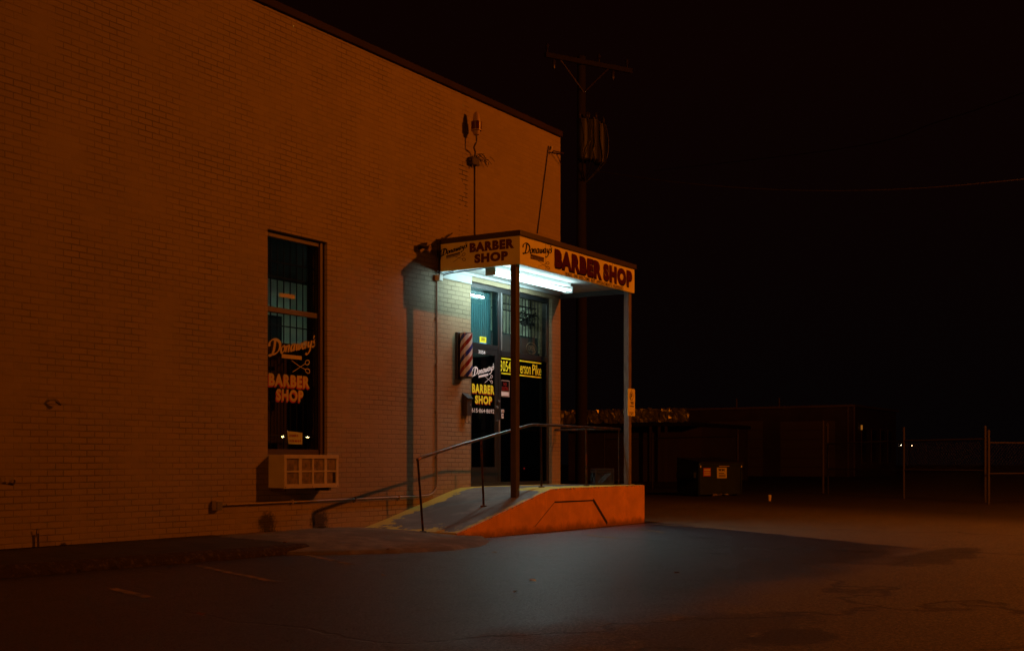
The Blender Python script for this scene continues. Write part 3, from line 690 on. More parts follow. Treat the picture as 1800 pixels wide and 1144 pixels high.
# door leaf
LY = FY - .004
lx0, lx1, lz0, lz1 = DX0 + .052, mx0 - .003, DZ0 + .065, tzl - .038
door = obj("door", B((lx0, lx0 + .06, LY, LY + .05, lz0, lz1), (lx1 - .085, lx1, LY, LY + .05, lz0, lz1), (lx0 + .06, lx1 - .085, LY, LY + .05, lz1 - .085, lz1), (lx0 + .06, lx1 - .085, LY, LY + .05, lz0, lz0 + .24)), M['frame'], shop, origin=(lx0, LY, lz0), bevel=.003)
obj("door_pane", B((lx0 + .055, lx1 - .08, LY + .022, LY + .028, lz0 + .235, lz1 - .08)), M['glassd'], door)
bm = T(([(lx1 - .045, LY - .055, 1.72), (lx1 - .045, LY - .055, 1.50)], .012), ([(lx1 - .045, LY, 1.71), (lx1 - .045, LY - .055, 1.71)], .009), ([(lx1 - .045, LY, 1.51), (lx1 - .045, LY - .055, 1.51)], .009))
obj("handle", bm, M['alu'], door, smooth=True)
bm = bmesh.new(); tube(bm, [(lx1 - .04, LY, 1.93), (lx1 - .04, LY - .025, 1.93)], .022, 12); obj("lock", bm, M["alu"], door, smooth=True); bm = bmesh.new(); tube(bm, [(lx1 - .0, LY - .01, 2.03), (lx1 + .0, LY - .035, 2.03)], .018, 12)
obj("lock", bm, M['alu'], door, smooth=True)
DG = LY + .022; pD = planeY(DG - .002)
flat("script_lettering", tilt(script_name(1.0), .28), rY(DG, 829.5, 869, (830, 662), (865, 638)), pD, M['white'], door)
flat("comb_emblem", tilt([rectp(0, 0, 6, 1)], .25), rY(DG, 841, 858, (842, 664), (857, 656)), pD, M['white'], door)
flat("scissors_emblem", scissors(), rY(DG, 851, 866, (852, 673), (864, 659)), pD, M['white'], door)
for s, pl, pr, bt, tp in (("BARBER", 829.2, 868.5, (831, 690), (831, 674)), ("SHOP", 834.6, 864.2, (837, 709), (837, 694.5))):
    r_ = rY(DG, pl, pr, bt, tp); p = text_poly(s, .048, 1.16)
    flat("block_lettering", [p], r_, planeY(DG - .004), M['gold'], door)
    flat("lettering_shadow", [p], (r_[0] + .012, r_[1] - .016, r_[2] + .012, r_[3] - .016), pD, M['redl'], door)
flat("phone_number", [text_poly("615·864·8692", .012)], rY(DG, 828.8, 868.6, (832, 724.5), (832, 717)), pD, M['white'], door)
# address band on the side pane
SG = FY + .006; pS = planeY(SG - .002)
ax0 = mx1 + .01; ax1 = onY(951.5, 650, SG)[0]
zt = onY(915, 634, SG)[1]; zb = onY(915, 659.5, SG)[1]
flat("address_rule", [rectp(0, 0, 1, 1)], (ax0, zt - .011, ax1, zt + .011), pS, M['yel'], front)
flat("address_rule", [rectp(0, 0, 1, 1)], (ax0, zb - .011, ax1, zb + .011), pS, M['yel'], front)
vb, vt = zb + .032, zt - .035
flat("address_lettering", [text_poly("3054", .012)], (onY(878.8, 640, SG)[0], vb, onY(897.6, 640, SG)[0], vt), pS, M['yel'], front)
flat("address_lettering", [text_poly("Dick", .012)], (onY(900.5, 640, SG)[0], vb, onY(912.6, 640, SG)[0], vt), pS, M['yel'], front)
flat("address_lettering", [text_poly("erson", .012)], (onY(914, 640, SG)[0], vb, onY(932.5, 640, SG)[0], vb + (vt - vb) * .74), pS, M['yel'], front)
flat("address_lettering", [text_poly("Pike", .012)], (onY(935.5, 640, SG)[0], vb, onY(951.3, 640, SG)[0], vt), pS, M['yel'], front)

def card(name, rect, Y, m, label, cat, th=.003):
    o = obj(name, B((rect[0], rect[2], Y - th, Y, rect[1], rect[3])), m)
    return tag(o, label, cat)
# stickers and notices
r_ = rY(FY + .006, 843, 854.3, (848, 606), (848, 592)); c = card("sticker", r_, FY + .005, M['yel'], "small yellow and blue sticker on the glass above the entrance door", "sticker")
flat("blue_band", [rectp(0, 0, 1, 1)], (r_[0], r_[1], r_[2], r_[1] + (r_[3] - r_[1]) * .27), planeY(FY + .001), M['blue'], c)
flat("print", [rectp(0, 0, 6, .7), rectp(1, 1.6, 5, 2.2), rectp(0, 3, 6, 4)], (r_[0] + .03, r_[1] + .07, r_[2] - .03, r_[3] - .02), planeY(FY + .001), M['grid'], c)
r_ = rY(LY, 840.5, 852.5, (846, 622), (846, 615.5)); c = card("number_plate", r_, LY - .002, M['frame'], "house number in pale digits on the door head", "number plate")
flat("digits", [text_poly("3054", .02)], r_, planeY(LY - .005), M['white'], c)
r_ = (mx1 + .0, *rY(SG, 878, 895, (886, 697), (886, 668))[1:]); c = card("notice_sign", r_, SG - .004, M['greyl'], "black and red window notice with a white blank bar and grey rim", "sign")
iw = r_[2] - r_[0]; ih = r_[3] - r_[1]
flat("black_panel", [rectp(0, 0, 1, 1)], (r_[0], r_[1] + .34 * ih, r_[2] - .02, r_[3] - .015), planeY(SG - .008), M['black'], c)
flat("red_wording", [text_poly("NO", .02)], (r_[0] + iw * .25, r_[1] + .66 * ih, r_[0] + iw * .62, r_[1] + .86 * ih), planeY(SG - .010), M['red'], c)
flat("red_wording", [text_poly("SOLICITING", .03)], (r_[0] + .01, r_[1] + .38 * ih, r_[2] - .04, r_[1] + .60 * ih), planeY(SG - .010), M['red'], c)
flat("blank_bar", [rectp(0, 0, 1, 1)], (r_[0], r_[1] + .06 * ih, r_[2] - .03, r_[1] + .28 * ih), planeY(SG - .008), M['white'], c)
r_ = rY(SG, 881, 885.6, (881, 725), (881, 719.5)); c = card("notice_card", (mx1, *r_[1:]), SG - .004, M['white'], "small upper white card on the pane beside the door handle", "notice")
flat("print", [rectp(0, 0, 6, 1), rectp(0, 2, 6, 3)], (mx1 + .01, r_[1] + .01, r_[2] - .01, r_[3] - .01), planeY(SG - .009), M['greyl'], c)
r_ = rY(SG, 881, 884.5, (881, 735), (881, 726.5)); c = card("notice_card", (mx1 + .01, *r_[1:]), SG - .004, M['white'], "small lower white card on the pane, under the other card by the door handle", "notice")
flat("print", [rectp(0, 0, 3, 2)], (mx1 + .025, r_[1] + .03, r_[2] - .01, r_[3] - .02), planeY(SG - .009), M['greyl'], c)
# unlit OPEN sign hanging behind the glass
cxo, czo = onY(935, 612, SG + .06); osg = thing("open_sign", (cxo, SG + .07, czo - .1), "round unlit sign reading OPEN behind the upper right pane", "sign")
bm = bmesh.new(); pts = [(cxo + .17 * math.cos(t), SG + .07, czo + .095 * math.sin(t)) for t in [2 * math.pi * k / 32 for k in range(33)]]
tube(bm, pts, .005, 6, caps=False); obj("ring", bm, M['neon'], osg)
flat("lettering", [text_poly("OPEN", .0)], (cxo - .11, czo - .045, cxo + .11, czo + .045), planeY(SG + .07), M['neon'], osg)
for q_ in (-.08, .08): obj("hanging_wire", T(([(cxo + q_, SG + .07, czo + .09), (cxo + q_, SG + .07, tzr + .45)], .003)), M['bar'], osg)
# hand-written note in the tall window
nx, nz = onY(520, 769, GY + .02); nt_ = thing("window_note", (nx, GY + .03, nz), "white hand-written paper note taped inside the tall window above the air conditioner", "note")
bm = bmesh.new(); a = .155; h = .085
bm.faces.new([bm.verts.new(p) for p in ((nx - a * .85, GY + .03, nz - h), (nx + a * .9, GY + .03, nz - h * 1.0), (nx + a * .9, GY + .03, nz + h * .8), (nx - a, GY + .03, nz + h))])
obj("paper", bm, mat("note_paper", (.75, .8, .78), .8, emit=(.35, .5, .48), es=.0), nt_)
S = []; random.seed(5)
for row in range(2):
    x = 0
    while x < 9 - row * 3:
        S.append(stroke([(x, row * 2.2 - .2), (x + .3, row * 2.2 + .9), (x + .55, row * 2.2 - .1), (x + .7, row * 2.2 + .5)], .22, None, 3)); x += random.choice((.9, 1.1, 1.5))
flat("handwriting", S, (nx - .115, nz - .06, nx + .11, nz + .05), planeY(GY + .028), M['redl'], nt_)
# things in the room
pcx, pcz = onY(929, 559, FY + .32); pl = thing("hanging_plant", (pcx, FY + .34, pcz - .1), "dark bushy plant on an angled bracket behind the bars of the upper right pane", "plant")
bm = bmesh.new(); random.seed(31)
for i in range(70):
    c = Vector((pcx + random.gauss(0, .13), FY + .34 + random.gauss(0, .05), pcz + random.gauss(0, .05))); d = Vector((random.gauss(0, 1), random.gauss(0, .6), random.gauss(0, 1))).normalized() * .05; e = d.cross(Vector((0, 1, 0))).normalized() * .016
    bm.faces.new([bm.verts.new(p) for p in (c - d, c + e, c + d, c - e)])
obj("foliage", bm, M['plastic'], pl, recalc=False); obj("pot", B((pcx - .16, pcx + .16, FY + .29, FY + .39, pcz - .13, pcz - .08)), M['plastic'], pl)
q0, q1, q2 = onY(884, 533, FY + .3), onY(952, 545, FY + .3), onY(914, 566, FY + .3)
obj("bracket", T(([(q0[0], FY + .3, q0[1]), (q1[0], FY + .3, q1[1])], .014), ([(q1[0], FY + .3, q1[1]), (q2[0], FY + .3, q2[1])], .014)), M['bar'], pl)
fan = thing("ceiling_fan", (18.0, 13.6, 4.4), "dark ceiling fan seen through the upper right pane", "fan")
bm = bmesh.new(); lathe(bm, (18.0, 13.6, 4.05), [(.03, .5), (.03, .12), (.10, .1), (.12, .02), (.08, -.05)], 14); obj("motor", bm, M['plastic'], fan, smooth=True)
for k in range(4):
    a = k * math.pi / 2 + .5; bm = bmesh.new()
    p = [(.12, -.04), (.7, -.07), (.7, .07), (.12, .04)]
    prism_z(bm, [(18.0 + u * math.cos(a) - v * math.sin(a), 13.6 + u * math.sin(a) + v * math.cos(a)) for u, v in p], 4.07, 4.08); obj("blade", bm, M['plastic'], fan)
pic = thing("framed_picture", (17.6, IN['y1'] - .05, 3.3), "dark framed picture high on the green back wall", "picture")
obj("picture_frame", B((17.3, 18.3, IN['y1'] - .04, IN['y1'] - .002, 3.25, 3.85)), M['indark'], pic); obj("print", B((17.36, 18.24, IN['y1'] - .045, IN['y1'] - .041, 3.31, 3.79)), M['inceil'], pic)
eq = thing("barber_chair", (18.1, 12.6, .62), "barber chair just visible in the dark behind the side pane", "chair")
obj("seat", B((17.8, 18.3, 12.4, 12.9, 1.1, 1.22)), M['plastic'], eq, bevel=.03); obj("backrest", B((17.82, 18.28, 12.86, 12.98, 1.2, 1.8)), M['plastic'], eq, bevel=.03)
bm = bmesh.new(); lathe(bm, (18.05, 12.65, .62), [(.28, 0), (.26, .03), (.07, .05), (.06, .48)], 16); obj("pedestal", bm, M['alu'], eq, smooth=True)
obj("armrest", B((17.75, 17.8, 12.4, 12.9, 1.32, 1.38)), M['plastic'], eq, bevel=.01); obj("armrest", B((18.3, 18.35, 12.4, 12.9, 1.32, 1.38)), M['plastic'], eq, bevel=.01)
x, z = onY(941, 807, 11.5); o = thing("indoor_device", (x, 11.5, z), "small appliance with a purple light low behind the side pane", "device")
obj("casing", B((x - .05, x + .05, 11.51, 11.6, z - .06, z + .06)), M['plastic'], o, bevel=.004); obj("light", B((x - .010, x + .010, 11.5, 11.509, z - .022, z + .022)), M['led_p'], o)
x, z = onY(922, 823, 11.5); o = thing("indoor_device", (x, 11.5, z), "small appliance with a red light low behind the side pane", "device")
obj("casing", B((x - .05, x + .05, 11.51, 11.6, z - .05, z + .05)), M['plastic'], o, bevel=.004); obj("light", B((x - .008, x + .008, 11.5, 11.509, z - .008, z + .008)), M['led_r'], o)

# ================================================================== CANOPY
CX0, CX1, CY0 = 15.60, 19.38, 9.51
ZB, ZS, ZT = 3.925, 4.335, 4.415
can = thing("entrance_canopy", (17.5, CY0, .6), "flat entrance canopy with yellow signboards carried on two steel posts", "canopy")
obj("roof_edge", B((CX0 - .03, CX1 + .03, CY0 - .03, WY - .003, ZS + .002, ZT)), M['band'], can, bevel=.006)
fs = obj("signboard", B((CX0 + .001, CX1, CY0, CY0 + .03, ZB, ZS)), M['sign'], can, origin=(CX0, CY0, ZB)); tag(fs, "front signboard")
ss_ = obj("signboard", B((CX0, CX0 + .03, CY0 + .031, WY - .06, ZB, ZS)), M['sign'], can, origin=(CX0, CY0, ZB)); tag(ss_, "side signboard")
obj("side_board", B((CX1 - .03, CX1, CY0 + .031, WY - .003, ZB, ZS)), M['band'], can)
obj("edge_trim", B((CX0 - .005, CX0 + .04, WY - .058, WY - .003, ZB - .02, ZS)), M['band'], can)
bm = bmesh.new()
yy = CY0 + .032
k = 0
while yy < WY - .02:
    y2 = min(yy + .203, WY - .005); box(bm, CX0 + .031, CX1 - .031, yy, y2 - .006, ZB + .085, ZB + .10 + .001 * (k % 2)); yy = y2; k += 1
box(bm, CX0 + .031, CX1 - .031, CY0 + .032, WY - .004, ZB + .103, ZB + .12)
obj("soffit", bm, M['soffit'], can)
obj("wall_board", B((CX0 + .05, DX0, WY - .022, WY - .002, 3.845, ZB + .083)), M['board'], can)
obj("soffit_trim", B((CX0 + .05, CX1 - .04, WY - .045, WY - .023, ZB + .045, ZB + .083)), M['board'], can)
def post(x, y, z0, m):
    o = obj("post", B((x - .05, x + .05, y - .05, y + .05, z0, ZB + .084)), m, can, origin=(x, y, z0), bevel=.008)
    bp = B((x - .09, x + .09, y - .09, y + .09, z0 - .02, z0 + .012)); obj("base_plate", bp, m, o)
post(15.68, 9.64, .47, M['post']); post(19.30, 9.60, .645, M['postgrey'])
# front signboard lettering
pF = planeY(CY0 - .001)
flat("script_lettering", tilt(script_name(.88), .21), rY(CY0, 918, 970.5, (919, 447), (967.5, 431)), pF, M['black'], fs)
r_ = rY(CY0, 932.5, 956, (933, 455), (933, 446.5)); flat("comb_emblem", comb(), r_, pF, M['grid'], fs)
flat("scissors_emblem", scissors(), rY(CY0, 944.5, 966, (950, 470), (950, 456.5)), pF, M['grid'], fs)
for s, pl, pr, bt, tp in (("BARBER", 974.5, 1057.5, (978, 470), (976, 437)), ("SHOP", 1060, 1110.5, (1063, 492.5), (1063, 463))):
    r_ = rY(CY0, pl, pr, bt, tp); p = text_poly(s, .07, 1.16)
    flat("block_lettering", [p], r_, planeY(CY0 - .004), M['dred'], fs)
    flat("lettering_shadow", [p], (r_[0] + .014, r_[1] - .024, r_[2] + .014, r_[3] - .012), pF, M['black'], fs)
r_ = rY(CY0, 993.5, 1095.5, (1095, 510), (1095, 504.5))
flat("small_lettering", [text_poly("WALK - INS  WELCOME  BUT  APPOINTMENTS  PREFERRED", .02, 1.1)], r_, pF, M['black'], fs)
for x in (16.35, 18.55): obj("panel_joint", B((x, x + .005, CY0 - .0012, CY0 - .0002, ZB, ZS)), M['grid'], fs)
# side signboard lettering
pX = planeXneg(CX0 - .001)
def rX(pl, pr, bt, tp): return (onX(pl, 440, CX0)[0], onX(bt[0], bt[1], CX0)[1], onX(pr, 440, CX0)[0], onX(tp[0], tp[1], CX0)[1])
flat("script_lettering", tilt(script_name(1.1), .24), rX(774, 822, (775, 451.5), (819.5, 426.5)), pX, M['black'], ss_)
flat("comb_emblem", tilt(comb(), .12), rX(784.5, 809, (785, 455), (808.5, 443)), pX, M['grid'], ss_)
flat("scissors_emblem", scissors(), rX(796, 819, (797, 461), (815, 444.5)), pX, M['grid'], ss_)
violet = mat("faded_letter", (.11, .03, .05), .8, spec=.1)
for s, pl, pr, bt, tp in (("BARBER", 825.5, 904, (829, 444), (829, 427)), ("SHOP", 834, 893, (837, 463), (837, 446.5))):
    flat("block_lettering", [text_poly(s, .07, 1.16)], rX(pl, pr, bt, tp), pX, violet, ss_)

# fluorescent strip light
FXY = 10.18
fl = thing("fluorescent_light", (17.05, FXY, 3.9), "glowing twin-tube fluorescent strip light under the canopy", "light fixture")
obj("housing", B((15.86, 18.24, FXY - .06, FXY + .06, 3.955, 4.008)), M['soffit'], fl, bevel=.006)
for sx_ in (15.84, 18.24): obj("end_cap", B((sx_, sx_ + .03, FXY - .085, FXY + .085, 3.84, 3.954)), M['alu'], fl, bevel=.004)
for dy in (-.055, .055):
    bm = bmesh.new(); tube(bm, [(15.872 + 2.366 * k / 10, FXY + dy, 3.885) for k in range(11)], .019, 8); obj("tube", bm, M['tube'], fl, smooth=True)
def strip_light(x, y, z, ly, power, rx=0, spread=180):
    d = bpy.data.lights.new("tube_glow", 'AREA'); d.shape = 'RECTANGLE'; d.size = 2.34; d.size_y = ly; d.energy = power; d.color = TUBE_COLOR; d.spread = R(spread)
    o = bpy.data.objects.new("tube_glow", d); link(o, fl, Vector((x, y, z)) - fl.location); o.rotation_euler = (rx, 0, 0); return o
strip_light(17.055, FXY, 3.862, .14, TUBE_POWER * .70, R(-28), 128).rotation_euler[1] = R(14)
strip_light(17.055, FXY + .078, 3.885, .036, TUBE_POWER * .40, R(76), 128)
for dy in (-.1, .1): strip_light(17.055, FXY + dy, 3.885, .02, TUBE_POWER * .075, math.pi)
wire = T((smoothpts([(15.85, FXY, 3.97), (15.75, FXY + .2, 3.93), (15.68, FXY + .6, 3.90), (15.63, WY - .06, 3.86)]), .008), (smoothpts([(15.86, FXY + .05, 3.98), (15.72, FXY + .3, 3.97), (15.70, FXY + .6, 3.93), (15.62, WY - .05, 3.88)]), .006))
tag(obj("electric_cable", wire, M['bar'], smooth=True), "black cable drooping under the canopy from the wall box to the strip light", "cable")

# ================================================================== RAMP
ramp = thing("entrance_ramp", (16.5, 10, 0), "concrete ramp and landing with an orange painted side and worn yellow edges", "ramp")
bm = bmesh.new(); prism(bm, [(13.72, -.05), (13.72, .095), (14.4, .235), (15.3, .44), (15.9, .575), (16.22, .632), (16.6, .642), (19.4, .642), (19.4, -.05)], 9.352, WY - .003)
obj("deck", bm, M['deck'], ramp)
bm = bmesh.new(); prism(bm, [(13.70, -.05), (13.70, .088), (14.4, .232), (15.3, .437), (15.9, .572), (16.22, .629), (16.6, .639), (19.402, .639), (19.402, -.05)], 9.33, 9.351)
obj("side_wall", bm, M['orange'], ramp)
bm = bmesh.new(); px_ = [onY(975, 882, 9.33), onY(1043, 879, 9.33), onY(1067, 919, 9.33)]
def bar2(bm, a, b_, wd, y): 
    dx, dz = b_[0] - a[0], b_[1] - a[1]; l = math.hypot(dx, dz); nx, nz = -dz / l * wd / 2, dx / l * wd / 2
    prism(bm, [(a[0] + nx, a[1] + nz), (b_[0] + nx, b_[1] + nz), (b_[0] - nx, b_[1] - nz), (a[0] - nx, a[1] - nz)], y - .004, y - .0005)
bar2(bm, px_[0], px_[1], .022, 9.33)
obj("tar_seam", bm, M['tar'], ramp); bm = bmesh.new(); bar2(bm, (px_[1][0] - .01, px_[1][1] + .01), px_[2], .05, 9.3295); obj("tar_seam", bm, M['tar'], ramp)  # dark bent strip with a thin line leading off it, on the orange side
bm = bmesh.new(); bar2(bm, px_[0], onY(940, 925, 9.33), .007, 9.33); obj("crack", bm, M['tar'], ramp)

# ================================================================== HANDRAIL
def ry(x): return 9.86 - (x - 13.68) * .024
hr = thing("handrail", (16.5, ry(16.5), .6), "rusty black iron pipe handrail along the ramp and landing", "handrail")
def deckz(x):
    q = [(13.0, .09), (13.72, .095), (14.4, .235), (15.3, .44), (15.9, .575), (16.22, .632), (16.6, .642), (20, .642)]
    for (a, b_), (c, d) in zip(q, q[1:]):
        if a <= x <= c: return b_ + (d - b_) * (x - a) / (c - a)
RT = [(13.55, 1.06), (13.62, 1.09), (14.6, 1.285), (16.3, 1.585), (16.45, 1.602), (17.2, 1.605), (19.28, 1.60)]
obj("top_rail", T((([(x, ry(x), z) for x, z in RT]), .021)), M['rail'], hr, smooth=True)
x2, z2 = onY(976, 752, WY)
obj("return_rail", T(([(19.2, WY - .002, 1.60), (19.2, WY - .06, 1.60), (19.27, WY - .2, 1.598), (19.28, ry(19.28), 1.598)], .021)), M['rail'], hr, smooth=True)
for xb, xt, zt_ in ((13.68, 13.56, 1.07), (15.12, 15.05, 1.365), (16.70, 16.68, 1.60), (18.1, 18.08, 1.603), (19.22, 19.22, 1.60)):
    o = obj("post", T(([(xb, ry(xb), deckz(xb) - .02), (xt, ry(xt), zt_)], .016)), M['rail'], hr, smooth=True)
    bm = bmesh.new(); lathe(bm, (xb, ry(xb), deckz(xb)), [(.05, -.02), (.05, .012), (.03, .018)], 12); obj("flange", bm, M['rail'], o)

# ================================================================== THINGS ON THE WALL
bpx, bpy_ = 16.18, WY - .14
bp_ = thing("barber_pole", (bpx, bpy_, 2.36), "red, white and blue striped barber pole mounted on the brick beside the door", "barber pole")
obj("back_plate", B((bpx - .10, bpx + .10, WY - .05, WY - .002, 2.32, 3.05)), M['plastic'], bp_, bevel=.005)
bm = bmesh.new(); lathe(bm, (bpx, bpy_, 2.36), [(.098, 0), (.098, .665)], 40); obj("striped_cylinder", bm, M['stripe'], bp_, smooth=True, origin=(bpx, bpy_, 2.36))
bm = bmesh.new(); lathe(bm, (bpx, bpy_, 2.33), [(.085, 0), (.10, .012), (.10, .029)], 32); obj("end_cap", bm, M['plastic'], bp_, smooth=True)
bm = bmesh.new(); lathe(bm, (bpx, bpy_, 3.026), [(.10, 0), (.10, .012), (.08, .018)], 32); obj("end_cap", bm, M['alu'], bp_, smooth=True)

mb = thing("mailbox", (16.35, WY, 1.76), "small black wall mailbox with a sloping lid beside the door", "mailbox")
obj("body", B((16.28, 16.42, WY - .09, WY - .002, 1.76, 2.03)), M['gloss'], mb, bevel=.004)
bm = bmesh.new(); v = [(16.272, WY - .105, 2.02), (16.272, WY - .002, 2.10), (16.272, WY - .002, 2.115), (16.272, WY - .11, 2.032)]
a = [bm.verts.new(p) for p in v]; b_ = [bm.verts.new((16.43, p[1], p[2])) for p in v]
bm.faces.new(a); bm.faces.new(b_[::-1]); [bm.faces.new((a[i], b_[i], b_[(i + 1) % 4], a[(i + 1) % 4])) for i in range(4)]
obj("lid", bm, M['gloss'], mb)
obj("side_panel", B((16.282, 16.418, WY - .089, WY - .003, 2.031, 2.045)), M['gloss'], mb)
obj("keyhole", T(([(16.375, WY - .09, 1.93), (16.375, WY - .096, 1.93)], .014)), M['alu'], mb)
obj("newspaper_hook", T((smoothpts([(16.30, WY - .04, 1.76), (16.29, WY - .05, 1.66), (16.31, WY - .10, 1.64), (16.32, WY - .11, 1.68)]), .004), (smoothpts([(16.39, WY - .04, 1.76), (16.38, WY - .05, 1.66), (16.40, WY - .10, 1.64), (16.41, WY - .11, 1.68)]), .004)), M['bar'], mb)

# siren with its box, conduit and twigs
sr = thing("alarm_siren", (16.44, WY - .16, 6.0), "old wall siren with a pale dome and dark red drum high on the wall", "siren")
zc = 6.16; cxs, cys = 16.44, WY - .16
bm = bmesh.new(); lathe(bm, (cxs, cys, zc), [(.082, .09), (.082, .215)], 24); obj("drum", bm, M['darkred'], sr, smooth=True)
bm = bmesh.new(); lathe(bm, (cxs, cys, zc), [(.058, .216), (.056, .27), (.045, .33), (.026, .365), (.0, .372)], 24); obj("dome", bm, M['dome'], sr, smooth=True)
bm = bmesh.new(); lathe(bm, (cxs, cys, zc), [(.0, -.005), (.045, .01), (.06, .05), (.06, .07), (.085, .072), (.085, .089)], 24); obj("base", bm, M['dome'], sr, smooth=True)
bxx, bxz = onY(829, 285, WY)
obj("bracket_arm", T((smoothpts([(cxs, cys, zc + .01), (cxs, cys, zc - .09), (cxs - .01, cys + .04, zc - .18), (bxx + .0, WY - .07, bxz + .14), (bxx - .01, WY - .05, bxz + .04)]), .013)), M['band'], sr, smooth=True)
jb = thing("junction_box", (bxx, WY, bxz), "small dark square electrical box under the siren", "electrical box")
obj("casing", B((bxx - .10, bxx + .09, WY - .09, WY - .002, bxz - .06, bxz + .06)), M['band'], jb, bevel=.004); obj("cover", B((bxx - .09, bxx + .08, WY - .096, WY - .0905, bxz - .05, bxz + .05)), M['band'], jb)
obj("stub_pipe", T(([(bxx - .101, WY - .05, bxz + .0), (bxx - .15, WY - .05, bxz - .0)], .012)), M['band'], jb)
obj("stub_pipe", T(([(bxx - .05, WY - .04, bxz - .06), (bxx - .05, WY - .04, bxz - .11)], .012)), M['band'], jb)
tag(obj("wall_conduit", T(([(bxx + .075, WY - .013, bxz - .062), (bxx + .075, WY - .013, ZT + .002)], .011)), M['wframe'], smooth=True), "thin dark conduit running down from the siren box to the canopy roof", "conduit")
bm = bmesh.new(); random.seed(11)
tx, tz = onY(846, 277, WY - .1)
for k in range(26):
    a = Vector((tx + random.uniform(-.10, .16), WY - random.uniform(.02, .16), tz + random.uniform(-.05, .05)))
    d = Vector((random.uniform(.05, .14), random.uniform(-.05, .05), random.uniform(-.08, .03))); tube(bm, [a, a + d * .5 + Vector((0, 0, .01)), a + d], .004, 4)
tube(bm, [(bxx + .08, WY - .05, bxz + .06), (bxx + .14, WY - .07, bxz + .13), (tx, WY - .1, tz + .02)], .007, 5)
tag(obj("twig_tuft", bm, M['wood']), "scraggy tuft of dry twigs caught on the wall beside the siren box", "twigs")

# corner bracket and a bar for its leaning shadow at the building's right end
cr_ = thing("cable_mast", (19.2, WY, 4.4), "thin leaning rod with a small bracket at the right top corner of the wall", "mast")
t1, t2 = onY(966, 257, WY - .03), onY(948, 410, WY - .05)
obj("rod", T(([(t1[0], WY - .012, t1[1]), (t2[0], WY - .014, t2[1])], .010)), M['wframe'], cr_)  # bar takes the place of the bracket's cast shadow on the wall
b1 = onY(966, 270, WY)
obj("bracket", T(([(b1[0], WY - .04, b1[1]), (19.0, WY - .09, b1[1] + .03), (19.43, WY - .05, b1[1] + .08)], .012), ([(19.1, WY - .08, b1[1] + .02), (19.38, WY - .03, b1[1] - .12)], .008)), M['wframe'], cr_)
obj("insulator", T(([(b1[0], WY - .035, b1[1] + .06), (b1[0], WY - .035, b1[1] + .12)], .02)), M['insul'], cr_)

# broken floodlight beside the canopy
fx, fz = onY(748, 433, WY - .12)
fd = thing("floodlight", (fx, WY, fz), "battered twin floodlight with rusty shades on the wall left of the canopy", "floodlight")
for dx, dz in ((-.055, .02), (.045, -.015)):
    bm = bmesh.new(); lathe(bm, (0, 0, 0), [(.02, 0), (.03, .03), (.048, .07), (.052, .09), (.04, .091), (.015, .07)], 16)
    bmesh.ops.rotate(bm, verts=bm.verts, cent=(0, 0, 0), matrix=Matrix.Rotation(R(100), 3, 'X')); bmesh.ops.rotate(bm, verts=bm.verts, cent=(0, 0, 0), matrix=Matrix.Rotation(R(40 if dx < 0 else 15), 3, 'Z'))
    bmesh.ops.translate(bm, verts=bm.verts, vec=(fx + dx, WY - .07, fz + dz)); obj("lamp_shade", bm, M['dome'] if dx > 0 else M['wframe'], fd, smooth=True)
bm = bmesh.new(); tube(bm, [(fx, WY - .002, fz), (fx, WY - .035, fz)], .04, 14); obj("mount", bm, M['wframe'], fd)
obj("arm", T(([(fx, WY - .05, fz), (fx + .28, WY - .06, fz + .05)], .012), ([(fx - .05, WY - .04, fz), (fx - .07, WY - .09, fz + .02)], .014)), M['wframe'], fd)
cxw = onY(768, 600, WY - .02)[0]
tag(obj("electric_cable", T((smoothpts([(cxw, WY - .03, 3.9), (cxw - .03, WY - .07, 4.25), (cxw + .03, WY - .08, 4.42), (cxw + .18, WY - .05, 4.45), (cxw + .38, WY - .04, 4.56)]), .011)), M['wframe'], smooth=True), "stray cable curling up over the wall at the left end of the canopy", "cable")
wb = thing("junction_box", (cxw, WY, 3.82), "small pale electrical box on the wall under the left end of the canopy", "electrical box")
obj("casing", B((cxw - .03, cxw + .06, WY - .09, WY - .002, 3.78, 3.87)), M['pbox'], wb, bevel=.004); obj("cover", B((cxw - .02, cxw + .05, WY - .094, WY - .0905, 3.79, 3.86)), M['pbox'], wb)
cd = thing("wall_conduit", (cxw, WY, .55), "long painted conduit dropping beside the door and turning left low along the wall", "conduit")
obj("pipe", T(([(cxw, WY - .022, 3.78), (cxw, WY - .022, .78), *smoothpts([(cxw, WY - .022, .74), (cxw - .04, WY - .022, .62), (cxw - .16, WY - .022, .545), (cxw - .34, WY - .022, .527)])[1:], (13.5, WY - .022, .52), (11.12, WY - .022, .515)], .013)), M['pipe'], cd, smooth=True)
for z in (3.2, 2.5, 1.8, 1.1): obj("strap", B((cxw - .03, cxw + .03, WY - .038, WY - .002, z, z + .018)), M['pipe'], cd)
for x in (12.3, 13.6, 14.6): obj("strap", B((x, x + .018, WY - .038, WY - .002, .49, .55)), M['pipe'], cd)
ob = thing("outlet_box", (10.97, WY, .47), "small metal outlet box low on the wall at the end of the long conduit", "electrical box")
obj("casing", B((10.9, 11.01, WY - .07, WY - .002, .455, .57)), M['pipe'], ob, bevel=.004); obj("cover", B((10.91, 11.0, WY - .078, WY - .0705, .465, .56)), M['grey'], ob)
obj("stub_pipe", T(([(11.01, WY - .03, .515), (11.11, WY - .022, .515)], .011)), M['grey'], ob)

